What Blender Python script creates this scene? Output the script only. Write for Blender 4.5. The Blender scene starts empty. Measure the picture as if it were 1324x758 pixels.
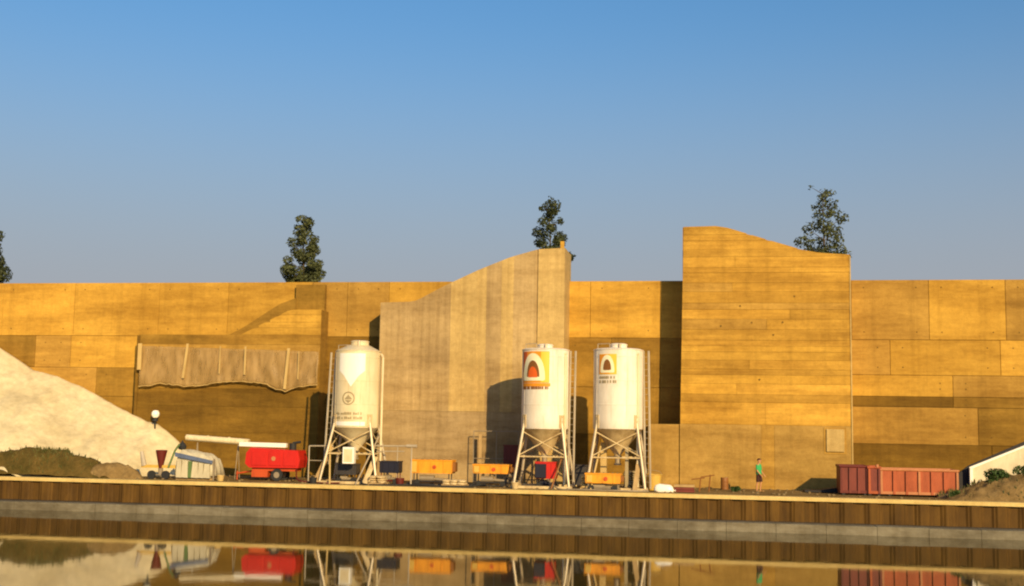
import bpy, bmesh, math, random
from math import sin, cos, pi, radians as R
from mathutils import Vector, Matrix, noise

# ------------------------------------------------------------------ camera, sky, sun, exposure
SC = bpy.context.scene
COL = SC.collection
cam_d = bpy.data.cameras.new('camera')
cam = bpy.data.objects.new('camera', cam_d)
COL.objects.link(cam)
cam_d.sensor_width = 36.0
cam_d.lens = 36.0 * 1560 / 1324
cam_d.clip_start = 0.5
cam_d.clip_end = 6000
cam.matrix_world = (Matrix.Translation((0, -62.49, 5.0)) @ Matrix.Rotation(R(9.73), 4, 'Z')
                    @ Matrix.Rotation(R(90 + 6.28), 4, 'X') @ Matrix.Rotation(R(0.96), 4, 'Z'))
SC.camera = cam

SUN_EL, SUN_ROT = 20.0, 150.0
world = bpy.data.worlds.new("World")
SC.world = world
world.use_nodes = True
wn = world.node_tree.nodes
sky = wn.new('ShaderNodeTexSky')
sky.sky_type = 'NISHITA'
sky.sun_disc = False
sky.sun_elevation = R(SUN_EL)
sky.sun_rotation = R(SUN_ROT)
sky.altitude = 0
sky.air_density = 1.5
sky.dust_density = 2.0
sky.ozone_density = 7.0
# the clear sky fades into an even mauve-grey haze all round the horizon
wl = world.node_tree.links
def wmix(mode, fac, a, b):
    x = wn.new('ShaderNodeMix'); x.data_type = 'RGBA'; x.blend_type = mode
    for k, v in ((0, fac), (6, a), (7, b)):
        if isinstance(v, bpy.types.NodeSocket): wl.new(v, x.inputs[k])
        elif k == 0: x.inputs[0].default_value = v
        else: x.inputs[k].default_value = (*v, 1)
    return x.outputs[2]
wtc = wn.new('ShaderNodeTexCoord'); wsep = wn.new('ShaderNodeSeparateXYZ'); wl.new(wtc.outputs['Generated'], wsep.inputs[0])
wr = wn.new('ShaderNodeValToRGB'); wr.color_ramp.interpolation = 'EASE'
wr.color_ramp.elements[0].position = .06; wr.color_ramp.elements[0].color = (.92, .92, .92, 1)
wr.color_ramp.elements[1].position = .36; wr.color_ramp.elements[1].color = (0, 0, 0, 1)
wl.new(wsep.outputs['Z'], wr.inputs['Fac'])
clear = wmix('MULTIPLY', 1.0, sky.outputs[0], (.86, 1.03, 1.10))
wl.new(wmix('MIX', wr.outputs['Color'], clear, (3.0, 3.0, 3.3)), wn['Background'].inputs[0])
wn['Background'].inputs[1].default_value = 0.11
sun_d = bpy.data.lights.new('sun', 'SUN')
sun_d.energy = 5.0
sun_d.angle = R(0.5)
sun_d.color = (1.0, 0.73, 0.36)
sun = bpy.data.objects.new('sun', sun_d)
COL.objects.link(sun)
sv = Vector((sin(R(SUN_ROT)) * cos(R(SUN_EL)), cos(R(SUN_ROT)) * cos(R(SUN_EL)), sin(R(SUN_EL))))
sun.rotation_euler = (-sv).to_track_quat('-Z', 'Y').to_euler()
SC.view_settings.view_transform = 'Standard'
SC.view_settings.look = 'None'
SC.view_settings.gamma = 1.0
SC.view_settings.exposure = 0.20
SC.cycles.filter_width = 2.1

rnd = random.Random(7)

# ------------------------------------------------------------------ materials
def nt_base(name, rough=0.85, metal=0.0, spec=0.3):
    m = bpy.data.materials.new(name)
    m.use_nodes = True
    nt = m.node_tree
    b = nt.nodes['Principled BSDF']
    b.inputs['Roughness'].default_value = rough
    b.inputs['Metallic'].default_value = metal
    b.inputs['Specular IOR Level'].default_value = spec
    return m, nt, b

def coords(nt, scale, obj=False):
    if obj:
        g = nt.nodes.new('ShaderNodeTexCoord'); out = g.outputs['Object']
    else:
        g = nt.nodes.new('ShaderNodeNewGeometry'); out = g.outputs['Position']
    mp = nt.nodes.new('ShaderNodeMapping')
    mp.inputs['Scale'].default_value = scale
    nt.links.new(out, mp.inputs['Vector'])
    return mp.outputs['Vector']

def nz(nt, vec, scale=1.0, detail=4, rough=0.6):
    n = nt.nodes.new('ShaderNodeTexNoise')
    n.inputs['Scale'].default_value = scale
    n.inputs['Detail'].default_value = detail
    n.inputs['Roughness'].default_value = rough
    nt.links.new(vec, n.inputs['Vector'])
    return n.outputs['Fac']

def ramp(nt, fac, lo, hi, a=0.35, b=0.65):
    r = nt.nodes.new('ShaderNodeValToRGB')
    e = r.color_ramp.elements
    e[0].position, e[0].color = a, (*lo, 1)
    e[1].position, e[1].color = b, (*hi, 1)
    nt.links.new(fac, r.inputs['Fac'])
    return r.outputs['Color']

def mixc(nt, mode, fac, a, b):
    x = nt.nodes.new('ShaderNodeMix')
    x.data_type = 'RGBA'; x.blend_type = mode
    for s, v in ((0, fac), (6, a), (7, b)):
        if hasattr(v, 'is_linked') or isinstance(v, bpy.types.NodeSocket):
            nt.links.new(v, x.inputs[s])
        elif s == 0:
            x.inputs[0].default_value = v
        else:
            x.inputs[s].default_value = (*v, 1)
    return x.outputs[2]

def bump(nt, b, h, strength=0.3, dist=0.02):
    n = nt.nodes.new('ShaderNodeBump')
    n.inputs['Strength'].default_value = strength
    n.inputs['Distance'].default_value = dist
    nt.links.new(h, n.inputs['Height'])
    nt.links.new(n.outputs['Normal'], b.inputs['Normal'])

def objrand(nt, lo, hi):
    oi = nt.nodes.new('ShaderNodeObjectInfo')
    return ramp(nt, oi.outputs['Random'], lo, hi, 0.0, 1.0)

def concrete(name, lo, hi, grain=(1, 1, 1), gscale=1.0, streak=0.35, var=0.16, big=0.22, strong=1.0):
    m, nt, b = nt_base(name, 0.9, 0, 0.2)
    f1 = nz(nt, coords(nt, (.8, .8, 1.7)), big, 6, 0.66)           # broad cloudy tone
    c = ramp(nt, f1, lo, hi, 0.34, 0.66)
    f2 = nz(nt, coords(nt, grain), gscale, 6, 0.68)                # marks of the formwork
    c = mixc(nt, 'MULTIPLY', streak, c, ramp(nt, f2, (.50, .44, .34), (1.12, 1.12, 1.12), 0.3, 0.62))
    f5 = nz(nt, coords(nt, (.11, .11, .62)), 1.0, 8, 0.74)         # damp and soot stains
    c = mixc(nt, 'MULTIPLY', .55 * strong, c, ramp(nt, f5, (.50, .42, .30), (1.08, 1.08, 1.08), 0.36, 0.54))
    f4 = nz(nt, coords(nt, (1.3, 1.3, .07)), 1.0, 5, 0.65)         # drips running down the face
    c = mixc(nt, 'MULTIPLY', 0.22 * strong, c, ramp(nt, f4, (.45, .40, .32), (1.05, 1.05, 1.05), 0.36, 0.50))
    f3 = nz(nt, coords(nt, (1, 1, 1)), 3.2, 9, 0.8)
    c = mixc(nt, 'MULTIPLY', 0.4, c, ramp(nt, f3, (.55, .50, .42), (1.12, 1.12, 1.12), 0.32, 0.6))
    c = mixc(nt, 'MULTIPLY', 1.0, c, objrand(nt, (1 - var,) * 3, (1 + var,) * 3))
    nt.links.new(c, b.inputs['Base Color'])
    bump(nt, b, f3, 0.6, 0.04)
    return m

def paint(name, col, rough=0.5, dirt=0.35, metal=0.0, dirtcol=(.35, .28, .18), scale=2.0, spec=0.4):
    m, nt, b = nt_base(name, rough, metal, spec)
    f = nz(nt, coords(nt, (1.0, 1.0, .35)), scale, 5, 0.7)
    c = mixc(nt, 'MULTIPLY', dirt, col, ramp(nt, f, dirtcol, (1.05, 1.05, 1.05), 0.3, 0.58))
    nt.links.new(c, b.inputs['Base Color'])
    bump(nt, b, f, 0.1, 0.01)
    return m

def earth(name, lo, hi, scale=0.8, bs=0.8, fine=7.0):
    m, nt, b = nt_base(name, 0.95, 0, 0.1)
    v = coords(nt, (1, 1, 1))
    f1 = nz(nt, v, scale, 6, 0.65)
    f2 = nz(nt, v, fine, 5, 0.7)
    c = ramp(nt, f1, lo, hi, 0.32, 0.68)
    c = mixc(nt, 'MULTIPLY', 0.45, c, ramp(nt, f2, (.5, .48, .42), (1.15, 1.15, 1.1), 0.3, 0.65))
    nt.links.new(c, b.inputs['Base Color'])
    bump(nt, b, f2, bs, 0.06)
    return m

M = {}
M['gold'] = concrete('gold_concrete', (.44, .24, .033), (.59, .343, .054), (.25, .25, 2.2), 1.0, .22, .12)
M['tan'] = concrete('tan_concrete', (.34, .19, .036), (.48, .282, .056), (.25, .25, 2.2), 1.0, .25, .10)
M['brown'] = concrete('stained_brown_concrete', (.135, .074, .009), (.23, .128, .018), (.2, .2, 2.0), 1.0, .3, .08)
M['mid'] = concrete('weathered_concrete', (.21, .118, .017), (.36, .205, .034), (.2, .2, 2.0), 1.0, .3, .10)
M['layer'] = concrete('layered_concrete', (.40, .216, .032), (.58, .335, .054), (.10, .10, 2.0), 1.0, .5, .15, .35, .8)
M['layer_low'] = concrete('dull_layer_concrete', (.35, .215, .052), (.44, .27, .07), (.6, .6, .4), 1.0, .3, .05, .3)
M['board'] = concrete('board_marked_concrete', (.36, .25, .115), (.49, .345, .155), (3.2, 3.2, .10), 1.0, .38, .05, .25, .8)
M['board_dull'] = concrete('dull_board_concrete', (.32, .225, .11), (.40, .285, .135), (3, 3, .12), 1.0, .25, .03, .25)
M['pier'] = concrete('pale_pier_concrete', (.46, .32, .12), (.56, .39, .15), (3, 3, .12), 1.0, .3, .04, .25, .6)
M['joint'] = concrete('dark_joint', (.13, .075, .016), (.2, .12, .026), (1, 1, 1), 1.0, .3)
M['cap'] = concrete('pale_capping_concrete', (.58, .42, .15), (.70, .52, .21), (.3, 3, 3), 1.0, .25, .05, .4, .2)
M['slab'] = concrete('grey_wet_concrete', (.135, .118, .082), (.22, .195, .14), (.8, 2, 2), 1.5, .45, .05, .5)
M['sand'] = earth('pale_sand', (.55, .45, .26), (.71, .60, .38), .30, .35, 2.2)
M['dirt'] = earth('brown_dirt', (.16, .10, .035), (.32, .21, .085), .9, 1.0)
M['quay'] = earth('quay_dirt', (.16, .105, .035), (.28, .19, .075), .5, .8)
M['turf'] = earth('grassy_earth', (.065, .05, .012), (.15, .095, .026), 1.2, 1.0)
M['stone'] = earth('rubble_stone', (.14, .10, .05), (.28, .20, .10), 2.0, .6)
M['terrace'] = earth('terrace_grass', (.06, .08, .02), (.12, .12, .04), .3, .8)

def rust_mat():
    m, nt, b = nt_base('rusty_sheet_pile', 0.8, 0.0, 0.25)
    f1 = nz(nt, coords(nt, (1.2, 1.2, .5)), 1.0, 5, 0.65)
    c = ramp(nt, f1, (.062, .030, .0045), (.115, .058, .009), 0.3, 0.68)
    f2 = nz(nt, coords(nt, (3.0, 3.0, .25)), 1.0, 5, 0.7)
    c = mixc(nt, 'MULTIPLY', .5, c, ramp(nt, f2, (.62, .58, .5), (1.2, 1.2, 1.05), .35, .62))
    c = mixc(nt, 'MULTIPLY', 1.0, c, objrand(nt, (.93, .92, .88), (1.06, 1.06, 1.03)))
    nt.links.new(c, b.inputs['Base Color'])
    f3 = nz(nt, coords(nt, (5, 1, .12)), 1.0, 4, .6)
    c = mixc(nt, 'MIX', ramp(nt, f3, (0, 0, 0), (.5, .5, .5), .58, .72), c, (.22, .11, .016))
    f4 = nz(nt, coords(nt, (4.3, 1, .15)), 1.0, 4, .6)
    c = mixc(nt, 'MIX', ramp(nt, f4, (0, 0, 0), (.4, .4, .4), .58, .72), c, (.035, .022, .005))
    nt.links.new(c, b.inputs['Base Color'])
    bump(nt, b, f2, .3, .01)
    return m
M['rust'] = rust_mat()
M['tar'] = paint('dark_tar_band', (.022, .014, .008), .7, .3)

def water_mat():
    m, nt, b = nt_base('canal_water', 0.04, 0.0, 0.5)
    b.inputs['Base Color'].default_value = (.05, .036, .010, 1)
    b.inputs['IOR'].default_value = 1.40
    f1 = nz(nt, coords(nt, (.8, .5, 1)), 1.0, 3, 0.5)
    f2 = nz(nt, coords(nt, (5.0, 3.5, 1)), 1.0, 3, 0.55)
    a = nt.nodes.new('ShaderNodeMath'); a.operation = 'MULTIPLY_ADD'
    nt.links.new(f2, a.inputs[0]); a.inputs[1].default_value = .18
    nt.links.new(f1, a.inputs[2])
    bump(nt, b, a.outputs[0], .11, .02)
    return m
M['water'] = water_mat()

M['white'] = paint('dusty_white_paint', (.80, .72, .60), .34, .30, dirtcol=(.55, .42, .28), scale=1.3, spec=.5)
M['cream'] = paint('aged_cream_paint', (.74, .64, .40), .34, .3, spec=.5)
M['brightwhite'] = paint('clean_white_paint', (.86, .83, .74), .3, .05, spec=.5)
M['galv'] = paint('galvanised_steel', (.50, .42, .30), .45, .35, .25)
def silo_mat(name, col, runs):
    m, nt, b = nt_base(name, .33, 0, .5)
    f = nz(nt, coords(nt, (1, 1, .4)), 1.3, 5, .7)
    c = mixc(nt, 'MULTIPLY', .35, col, ramp(nt, f, (.55, .44, .30), (1.05, 1.05, 1.05), .3, .6))
    f2 = nz(nt, coords(nt, (7, 7, .22)), 1.0, 5, .65)
    c = mixc(nt, 'MIX', ramp(nt, f2, (0, 0, 0), (runs, runs, runs), .57, .72), c, (.38, .22, .09))
    f3 = nz(nt, coords(nt, (2.5, 2.5, 2.5)), 1.0, 6, .75)
    c = mixc(nt, 'MIX', ramp(nt, f3, (0, 0, 0), (.35, .35, .35), .56, .66), c, (.62, .54, .40))
    nt.links.new(c, b.inputs['Base Color'])
    nt.links.new(ramp(nt, f3, (.28, .28, .28), (.55, .55, .55), .4, .65), b.inputs['Roughness'])
    bump(nt, b, f, .12, .03)
    return m
M['white'] = silo_mat('dusty_white_paint', (.80, .72, .59), .5)
M['cream'] = silo_mat('aged_cream_paint', (.72, .61, .38), .6)
M['cone'] = paint('dusty_cone', (.60, .46, .24), .5, .6, dirtcol=(.4, .3, .18), scale=2.5)
M['rampwall'] = paint('limewashed_wall', (.68, .59, .40), .85, .5, scale=1.2)
M['galvdark'] = paint('dirty_steel', (.30, .24, .16), .55, .4, .2)
M['darksteel'] = paint('dark_steel', (.05, .045, .045), .5, .3, .2)
M['navy'] = paint('navy_machine_paint', (.010, .010, .024), .5, .3)
M['orange'] = paint('orange_paint', (.76, .31, .015), .5, .45)
M['yellow'] = paint('yellow_board', (.60, .38, .07), .6, .25)
M['red'] = paint('red_paint', (.52, .018, .010), .4, .22)
M['redorange'] = paint('red_orange_paint', (.50, .075, .015), .5, .45)
M['darkred'] = paint('dark_red_paint', (.12, .014, .008), .55, .35)
M['maroon'] = paint('maroon_paint', (.17, .03, .018), .6, .45)
M['salmon'] = paint('faded_red_paint', (.37, .085, .028), .7, .7, dirtcol=(.5, .38, .28))
M['salmonlight'] = paint('worn_red_paint', (.46, .18, .07), .6, .3)
M['rubber'] = paint('black_rubber', (.02, .02, .02), .7, .2)
M['logo_red'] = paint('logo_red', (.60, .095, .015), .5, .1)
M['logo_orange'] = paint('logo_orange', (.76, .28, .012), .5, .1)
M['logo_yellow'] = paint('logo_yellow', (.72, .50, .05), .5, .1)
M['logo_cream'] = paint('logo_cream', (.84, .78, .50), .5, .05)
M['logo_brown'] = paint('logo_brown', (.22, .085, .015), .5, .1)
M['logo_flame'] = paint('logo_flame', (.72, .12, .01), .5, .05)
M['print'] = paint('grey_brown_print', (.33, .26, .14), .6, .1)
M['sheet'] = paint('dusty_plastic_sheet', (.26, .16, .05), .5, .6, scale=1.1)
M['hem'] = paint('pale_hem', (.52, .36, .13), .6, .3)
M['tarp'] = paint('white_tarpaulin', (.54, .48, .33), .55, .35)
M['tarpblue'] = paint('blue_tarpaulin_stripe', (.10, .13, .22), .55, .3)
M['green'] = paint('green_plastic', (.10, .16, .05), .6, .3)
M['wood'] = paint('weathered_timber', (.42, .28, .12), .8, .4)
M['bark'] = paint('tree_bark', (.07, .05, .03), .9, .4)
M['black'] = paint('black_plate_shade', (.018, .016, .018), .7, .2)
M['skin'] = paint('skin', (.50, .24, .11), .55, .1)
M['shirt'] = paint('green_cloth', (.04, .34, .11), .85, .15)
M['shorts'] = paint('dark_cloth', (.05, .018, .014), .9, .15)
M['hair'] = paint('brown_hair', (.06, .02, .008), .7, .1)
M['shoe'] = paint('tan_shoe', (.35, .2, .07), .7, .2)
M['barrel'] = paint('brown_drum_paint', (.24, .095, .02), .6, .35)

def netting_mat():
    m, nt, b = nt_base('dusty_plastic_netting', .5, 0, .4)
    f = nz(nt, coords(nt, (1, 1, .5)), 1.3, 5, .7)
    nt.links.new(ramp(nt, f, (.33, .205, .065), (.47, .30, .11), .35, .65), b.inputs['Base Color'])
    f2 = nz(nt, coords(nt, (3, 3, .8)), 1.0, 4, .6)
    r_ = ramp(nt, f2, (.42, .42, .42), (.78, .78, .78), .35, .6)
    nt.links.new(r_, b.inputs['Alpha'])
    return m
M['net'] = netting_mat()
def leaf_mat(name, lo, hi):
    m, nt, b = nt_base(name, .6, 0, .25)
    f = nz(nt, coords(nt, (1, 1, 1)), 2.2, 3, .6)
    f2 = nz(nt, coords(nt, (1, 1, 1)), 14, 2, .6)
    c = mixc(nt, 'MULTIPLY', .6, ramp(nt, f, lo, hi, .35, .65), ramp(nt, f2, (.5, .5, .45), (1.3, 1.3, 1.2), .35, .65))
    nt.links.new(c, b.inputs['Base Color'])
    tr = nt.nodes.new('ShaderNodeBsdfTranslucent')
    nt.links.new(c, tr.inputs['Color'])
    mx = nt.nodes.new('ShaderNodeMixShader'); mx.inputs[0].default_value = .25
    nt.links.new(b.outputs[0], mx.inputs[1]); nt.links.new(tr.outputs[0], mx.inputs[2])
    nt.links.new(mx.outputs[0], nt.nodes['Material Output'].inputs['Surface'])
    return m
M['leaf'] = leaf_mat('tree_leaves', (.034, .044, .018), (.085, .098, .036))
M['leaf_pale'] = leaf_mat('olive_leaves', (.055, .064, .026), (.115, .13, .048))
M['bushleaf'] = leaf_mat('bush_leaves', (.03, .06, .015), (.08, .13, .03))
M['grass'] = leaf_mat('grass_blades', (.05, .065, .015), (.16, .14, .04))

# ------------------------------------------------------------------ mesh helpers
class MB:
    def __init__(s): s.v, s.f, s.mi = [], [], []
    def add(s, vs, fs, mi=0):
        o = len(s.v)
        s.v += [tuple(p) for p in vs]
        s.f += [tuple(i + o for i in f) for f in fs]
        s.mi += [mi] * len(fs)
        return s
    def box(s, x0, x1, y0, y1, z0, z1, mi=0):
        v = [(x, y, z) for x in (x0, x1) for y in (y0, y1) for z in (z0, z1)]
        return s.add(v, [(0, 1, 3, 2), (4, 6, 7, 5), (0, 4, 5, 1), (2, 3, 7, 6), (0, 2, 6, 4), (1, 5, 7, 3)], mi)
    def cbox(s, x0, x1, y0, y1, z0, z1, c=.02):
        """box with chamfered edges"""
        bm = bmesh.new()
        t = MB().box(x0, x1, y0, y1, z0, z1)
        vs = [bm.verts.new(p) for p in t.v]
        for f in t.f: bm.faces.new([vs[i] for i in f])
        bmesh.ops.bevel(bm, geom=bm.edges[:], offset=c, segments=1, affect='EDGES')
        bm.verts.index_update()
        s.add([v.co[:] for v in bm.verts], [[v.index for v in f.verts] for f in bm.faces])
        bm.free(); return s
    def tube(s, a, b, r, n=8, r2=None, mi=0):
        a, b = Vector(a), Vector(b); d = (b - a).normalized()
        u = d.orthogonal().normalized(); w = d.cross(u)
        r2 = r if r2 is None else r2
        v = [a + (u * cos(2 * pi * i / n) + w * sin(2 * pi * i / n)) * r for i in range(n)]
        v += [b + (u * cos(2 * pi * i / n) + w * sin(2 * pi * i / n)) * r2 for i in range(n)]
        f = [(i, (i + 1) % n, n + (i + 1) % n, n + i) for i in range(n)]
        f += [tuple(reversed(range(n))), tuple(range(n, 2 * n))]
        return s.add(v, f, mi)
    def path(s, pts, r, n=8):
        for a, b in zip(pts, pts[1:]): s.tube(a, b, r, n)
        return s
    def lathe(s, prof, n=32, cx=0, cy=0, mi=0):
        """profile of (radius, z) from bottom to top"""
        v, f = [], []
        for r, z in prof:
            v += [(cx + r * cos(2 * pi * i / n), cy + r * sin(2 * pi * i / n), z) for i in range(n)]
        for k in range(len(prof) - 1):
            f += [(k * n + i, k * n + (i + 1) % n, (k + 1) * n + (i + 1) % n, (k + 1) * n + i) for i in range(n)]
        f += [tuple(reversed(range(n))), tuple(range((len(prof) - 1) * n, len(prof) * n))]
        return s.add(v, f, mi)
    def prism(s, poly, y0, y1, mi=0):
        """outline of (x, z), anticlockwise from the front, given depth y0..y1"""
        n = len(poly)
        v = [(x, y0, z) for x, z in poly] + [(x, y1, z) for x, z in poly]
        f = [tuple(range(n)), tuple(reversed(range(n, 2 * n)))]
        f += [(i, n + i, n + (i + 1) % n, (i + 1) % n) for i in range(n)]
        return s.add(v, f, mi)
    def strip(s, xs, bot, top, y0, y1):
        """solid between two height lines, for outlines that are not convex"""
        k = len(xs)
        v = []
        for x, b, t in zip(xs, bot, top): v += [(x, y0, b), (x, y0, t), (x, y1, b), (x, y1, t)]
        f = []
        for i in range(k - 1):
            a, c = 4 * i, 4 * i + 4
            f += [(a, c, c + 1, a + 1), (a + 2, a + 3, c + 3, c + 2), (a + 1, c + 1, c + 3, a + 3), (a, a + 2, c + 2, c)]
        f += [(0, 1, 3, 2), (4 * k - 4, 4 * k - 2, 4 * k - 1, 4 * k - 3)]
        return s.add(v, f)
    def mesh(s, name, mats, smooth=False):
        me = bpy.data.meshes.new(name)
        me.from_pydata(s.v, [], s.f)
        for m in (mats if isinstance(mats, (list, tuple)) else [mats]): me.materials.append(M[m] if isinstance(m, str) else m)
        if any(s.mi): me.polygons.foreach_set('material_index', s.mi)
        me.update()
        bm = bmesh.new(); bm.from_mesh(me); bmesh.ops.recalc_face_normals(bm, faces=bm.faces); bm.to_mesh(me); bm.free()
        if smooth:
            me.polygons.foreach_set('use_smooth', [True] * len(me.polygons))
            me.set_sharp_from_angle(angle=R(35))
        return me
    def build(s, name, mats, parent=None, smooth=False, loc=(0, 0, 0)):
        return link(name, s.mesh(name, mats, smooth), parent, loc)

def link(name, me, parent=None, loc=(0, 0, 0)):
    o = bpy.data.objects.new(name, me)
    COL.objects.link(o)
    o.location = loc
    if parent: o.parent = parent
    return o

def tag(o, label=None, cat=None, group=None, kind=None):
    for k, v in (('label', label), ('category', cat), ('group', group), ('kind', kind)):
        if v: o[k] = v
    return o

def thing(name, loc, label, cat, group=None, rz=0):
    o = bpy.data.objects.new(name, None)
    o.empty_display_size = .3
    COL.objects.link(o)
    o.location = loc; o.rotation_euler.z = rz
    return tag(o, label, cat, group)

def kids(o): return [c for c in list(COL.objects) if c.parent == o]

def copy_tree(o, parent=None):
    c = o.copy(); COL.objects.link(c)
    if parent: c.parent = parent
    for k in kids(o): copy_tree(k, c)
    return c

Q = 1.69        # level of the quay
def fb(p, s, a=1.0): return noise.fractal(Vector(p) * s, 1.0, 2.0, 5) * a

def field(name, mat, x0, x1, y0, y1, step, hf, smooth=True):
    """a heap: a grid of heights closed down to the quay"""
    nx, ny = int((x1 - x0) / step) + 1, int((y1 - y0) / step) + 1
    v, f = [], []
    for j in range(ny):
        for i in range(nx):
            x, y = x0 + i * (x1 - x0) / (nx - 1), y0 + j * (y1 - y0) / (ny - 1)
            v.append((x, y, hf(x, y)))
    for j in range(ny - 1):
        for i in range(nx - 1):
            a = j * nx + i
            q = (a, a + 1, a + nx + 1, a + nx)
            if max(v[k][2] for k in q) > Q - .02: f.append(q)
    me = bpy.data.meshes.new(name); me.from_pydata(v, [], f); me.materials.append(M[mat])
    bm = bmesh.new(); bm.from_mesh(me)
    bmesh.ops.delete(bm, geom=[q for q in bm.verts if not q.link_faces], context='VERTS')
    bm.to_mesh(me); bm.free()
    me.polygons.foreach_set('use_smooth', [smooth] * len(me.polygons))
    return link(name, me)

def lerp_line(pts, x):
    if x <= pts[0][0]: return pts[0][1]
    for (a, za), (b, zb) in zip(pts, pts[1:]):
        if x <= b: return za + (zb - za) * (x - a) / (b - a)
    return pts[-1][1]

# ------------------------------------------------------------------ setting: water, quay, terrace
o = MB().add([(-500, -500, 0), (500, -500, 0), (500, .1, 0), (-500, .1, 0)], [(0, 1, 2, 3)]).build('water', 'water')
tag(o, kind='structure')
qb = MB()
qb.box(-300, 300, .62, 12, -3, Q - .004)
tag(qb.build('quay_ground', 'quay'), kind='structure')
tb = MB(); tb.box(-1500, 1500, 10.85, 3000, -3, 13.35)
tag(tb.build('terrace_ground', 'terrace'), kind='structure')

# ------------------------------------------------------------------ sheet pile wall with capping and footing slabs
spw = thing('sheet_pile_wall', (0, 0, 0), 'long rusty brown sheet pile quay wall with a pale capping above the water', 'quay wall')
def pile_mesh(flip):
    d = .13; m_ = d / 2
    prof = [(0, m_), (.03, m_), (.13, 0), (.47, 0), (.57, m_), (.60, m_)]
    if flip: prof = [(x, d - y) for x, y in prof]
    t = .014
    mb = MB(); v = []
    for z in (.46, 1.50):
        v += [(x, y - .02, z) for x, y in prof] + [(x, y - .02 + t * 6, z) for x, y in prof]
    f = []
    for i in range(5):
        f += [(i, i + 1, 13 + i, 12 + i), (6 + i, 18 + i, 19 + i, 7 + i), (i, 6 + i, 7 + i, i + 1), (12 + i, 13 + i, 19 + i, 18 + i)]
    f += [(0, 12, 18, 6), (5, 11, 23, 17)]
    mb.add(v, f)
    return mb.mesh('pile', 'rust')
pm = (pile_mesh(False), pile_mesh(True))
for k in range(150):
    link('pile', pm[k % 2], spw, (-60 + k * .6005, .06 + rnd.uniform(-.008, .008), rnd.uniform(-.01, .01)))
MB().box(-300, 300, .20, .62, -3, 1.5).build('backing', 'rust', spw)
MB().box(-300, 300, .03, .3, -.6, .47).build('tar_band', 'tar', spw)
MB().cbox(-300, 300, -.06, .62, 1.502, Q + .012, .015).build('capping', 'cap', spw)
sl = thing('footing_ledge', (0, 0, 0), 'low grey concrete ledge at the waterline along the foot of the quay wall', 'ledge')
slm = MB().cbox(0, 2.39, -1.05, .02, -.5, .43, .012).mesh('slab', 'slab')
for k in range(40):
    link('slab', slm, sl, (-62 + k * 2.4, rnd.uniform(-.012, .012), rnd.uniform(-.012, .012)))

# ------------------------------------------------------------------ retaining wall, panel by panel
rw = thing('retaining_wall', (0, 10, Q), 'long golden concrete retaining wall of big panels, low and straight behind the tall blocks', 'wall')
MB().box(-120, 60, .06, .84, -1.8, 13.80 - Q).build('wall_core', 'joint', rw)
def panel(parent, x0, x1, z0, z1, mat, y=0.0, dep=.10, g=.009):
    y = y + rnd.uniform(-.012, .012)
    mb = MB()
    x0, x1, z0, z1 = x0 + g, x1 - g, z0 - Q + g, z1 - Q - g
    c = .015
    v = [(x0, y + dep, z0), (x1, y + dep, z0), (x1, y + dep, z1), (x0, y + dep, z1),
         (x0, y + c, z0), (x1, y + c, z0), (x1, y + c, z1), (x0, y + c, z1),
         (x0 + c, y, z0 + c), (x1 - c, y, z0 + c), (x1 - c, y, z1 - c), (x0 + c, y, z1 - c)]
    f = [(0, 3, 2, 1), (8, 9, 10, 11)]
    for a in (0, 4):
        f += [(a + i, a + (i + 1) % 4, a + 4 + (i + 1) % 4, a + 4 + i) for i in range(4)]
    mb.add(v, f)
    return mb.build('panel', mat, parent)
hole_me = MB().tube((0, -.014, 0), (0, .03, 0), .04, 8).mesh('tie_hole', 'joint')
def row(z0, z1, xs, mats):
    for (a, b), m in zip(zip(xs, xs[1:]), mats):
        p = panel(rw, a, b, z0, z1, m)
        if -50 < a < 20 and b - a > 2:
            for x in (a + .7, b - .7):
                for z in (z0 + .45, z1 - .45): link('tie_hole', hole_me, p, (x, min(v.co.y for v in p.data.vertices), z - Q))
TOP = 13.82
# left stretch
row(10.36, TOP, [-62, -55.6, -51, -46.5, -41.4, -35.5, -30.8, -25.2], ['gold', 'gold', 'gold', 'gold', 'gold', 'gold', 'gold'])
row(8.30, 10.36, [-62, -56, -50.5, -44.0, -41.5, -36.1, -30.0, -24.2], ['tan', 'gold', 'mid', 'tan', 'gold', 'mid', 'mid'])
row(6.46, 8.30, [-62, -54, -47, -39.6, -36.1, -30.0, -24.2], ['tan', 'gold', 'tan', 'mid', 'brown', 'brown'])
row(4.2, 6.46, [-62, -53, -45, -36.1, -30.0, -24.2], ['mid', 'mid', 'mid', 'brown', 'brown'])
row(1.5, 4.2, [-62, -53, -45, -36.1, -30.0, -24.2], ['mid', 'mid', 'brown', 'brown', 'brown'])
# between the stepped block and the sloping block
row(10.36, TOP, [-25.2, -22.9, -20.2, -9.2], ['tan', 'tan', 'gold'])
row(8.3, 10.36, [-24.2, -20.2, -9.2], ['brown', 'brown'])
row(4.9, 8.3, [-24.2, -20.2, -9.2], ['brown', 'brown'])
row(1.5, 4.9, [-24.2, -20.2, -9.2], ['brown', 'brown'])
# between the sloping block and the tall block
row(10.36, TOP, [-9.2, -7.6, -3.4, -2.0, 7.7], ['gold', 'gold', 'gold', 'tan'])
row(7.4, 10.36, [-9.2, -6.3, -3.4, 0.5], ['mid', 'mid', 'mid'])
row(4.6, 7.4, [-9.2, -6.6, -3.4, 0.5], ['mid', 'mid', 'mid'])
row(1.5, 4.6, [-9.2, -6.9, -3.4, 0.5], ['brown', 'mid', 'mid'])
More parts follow.
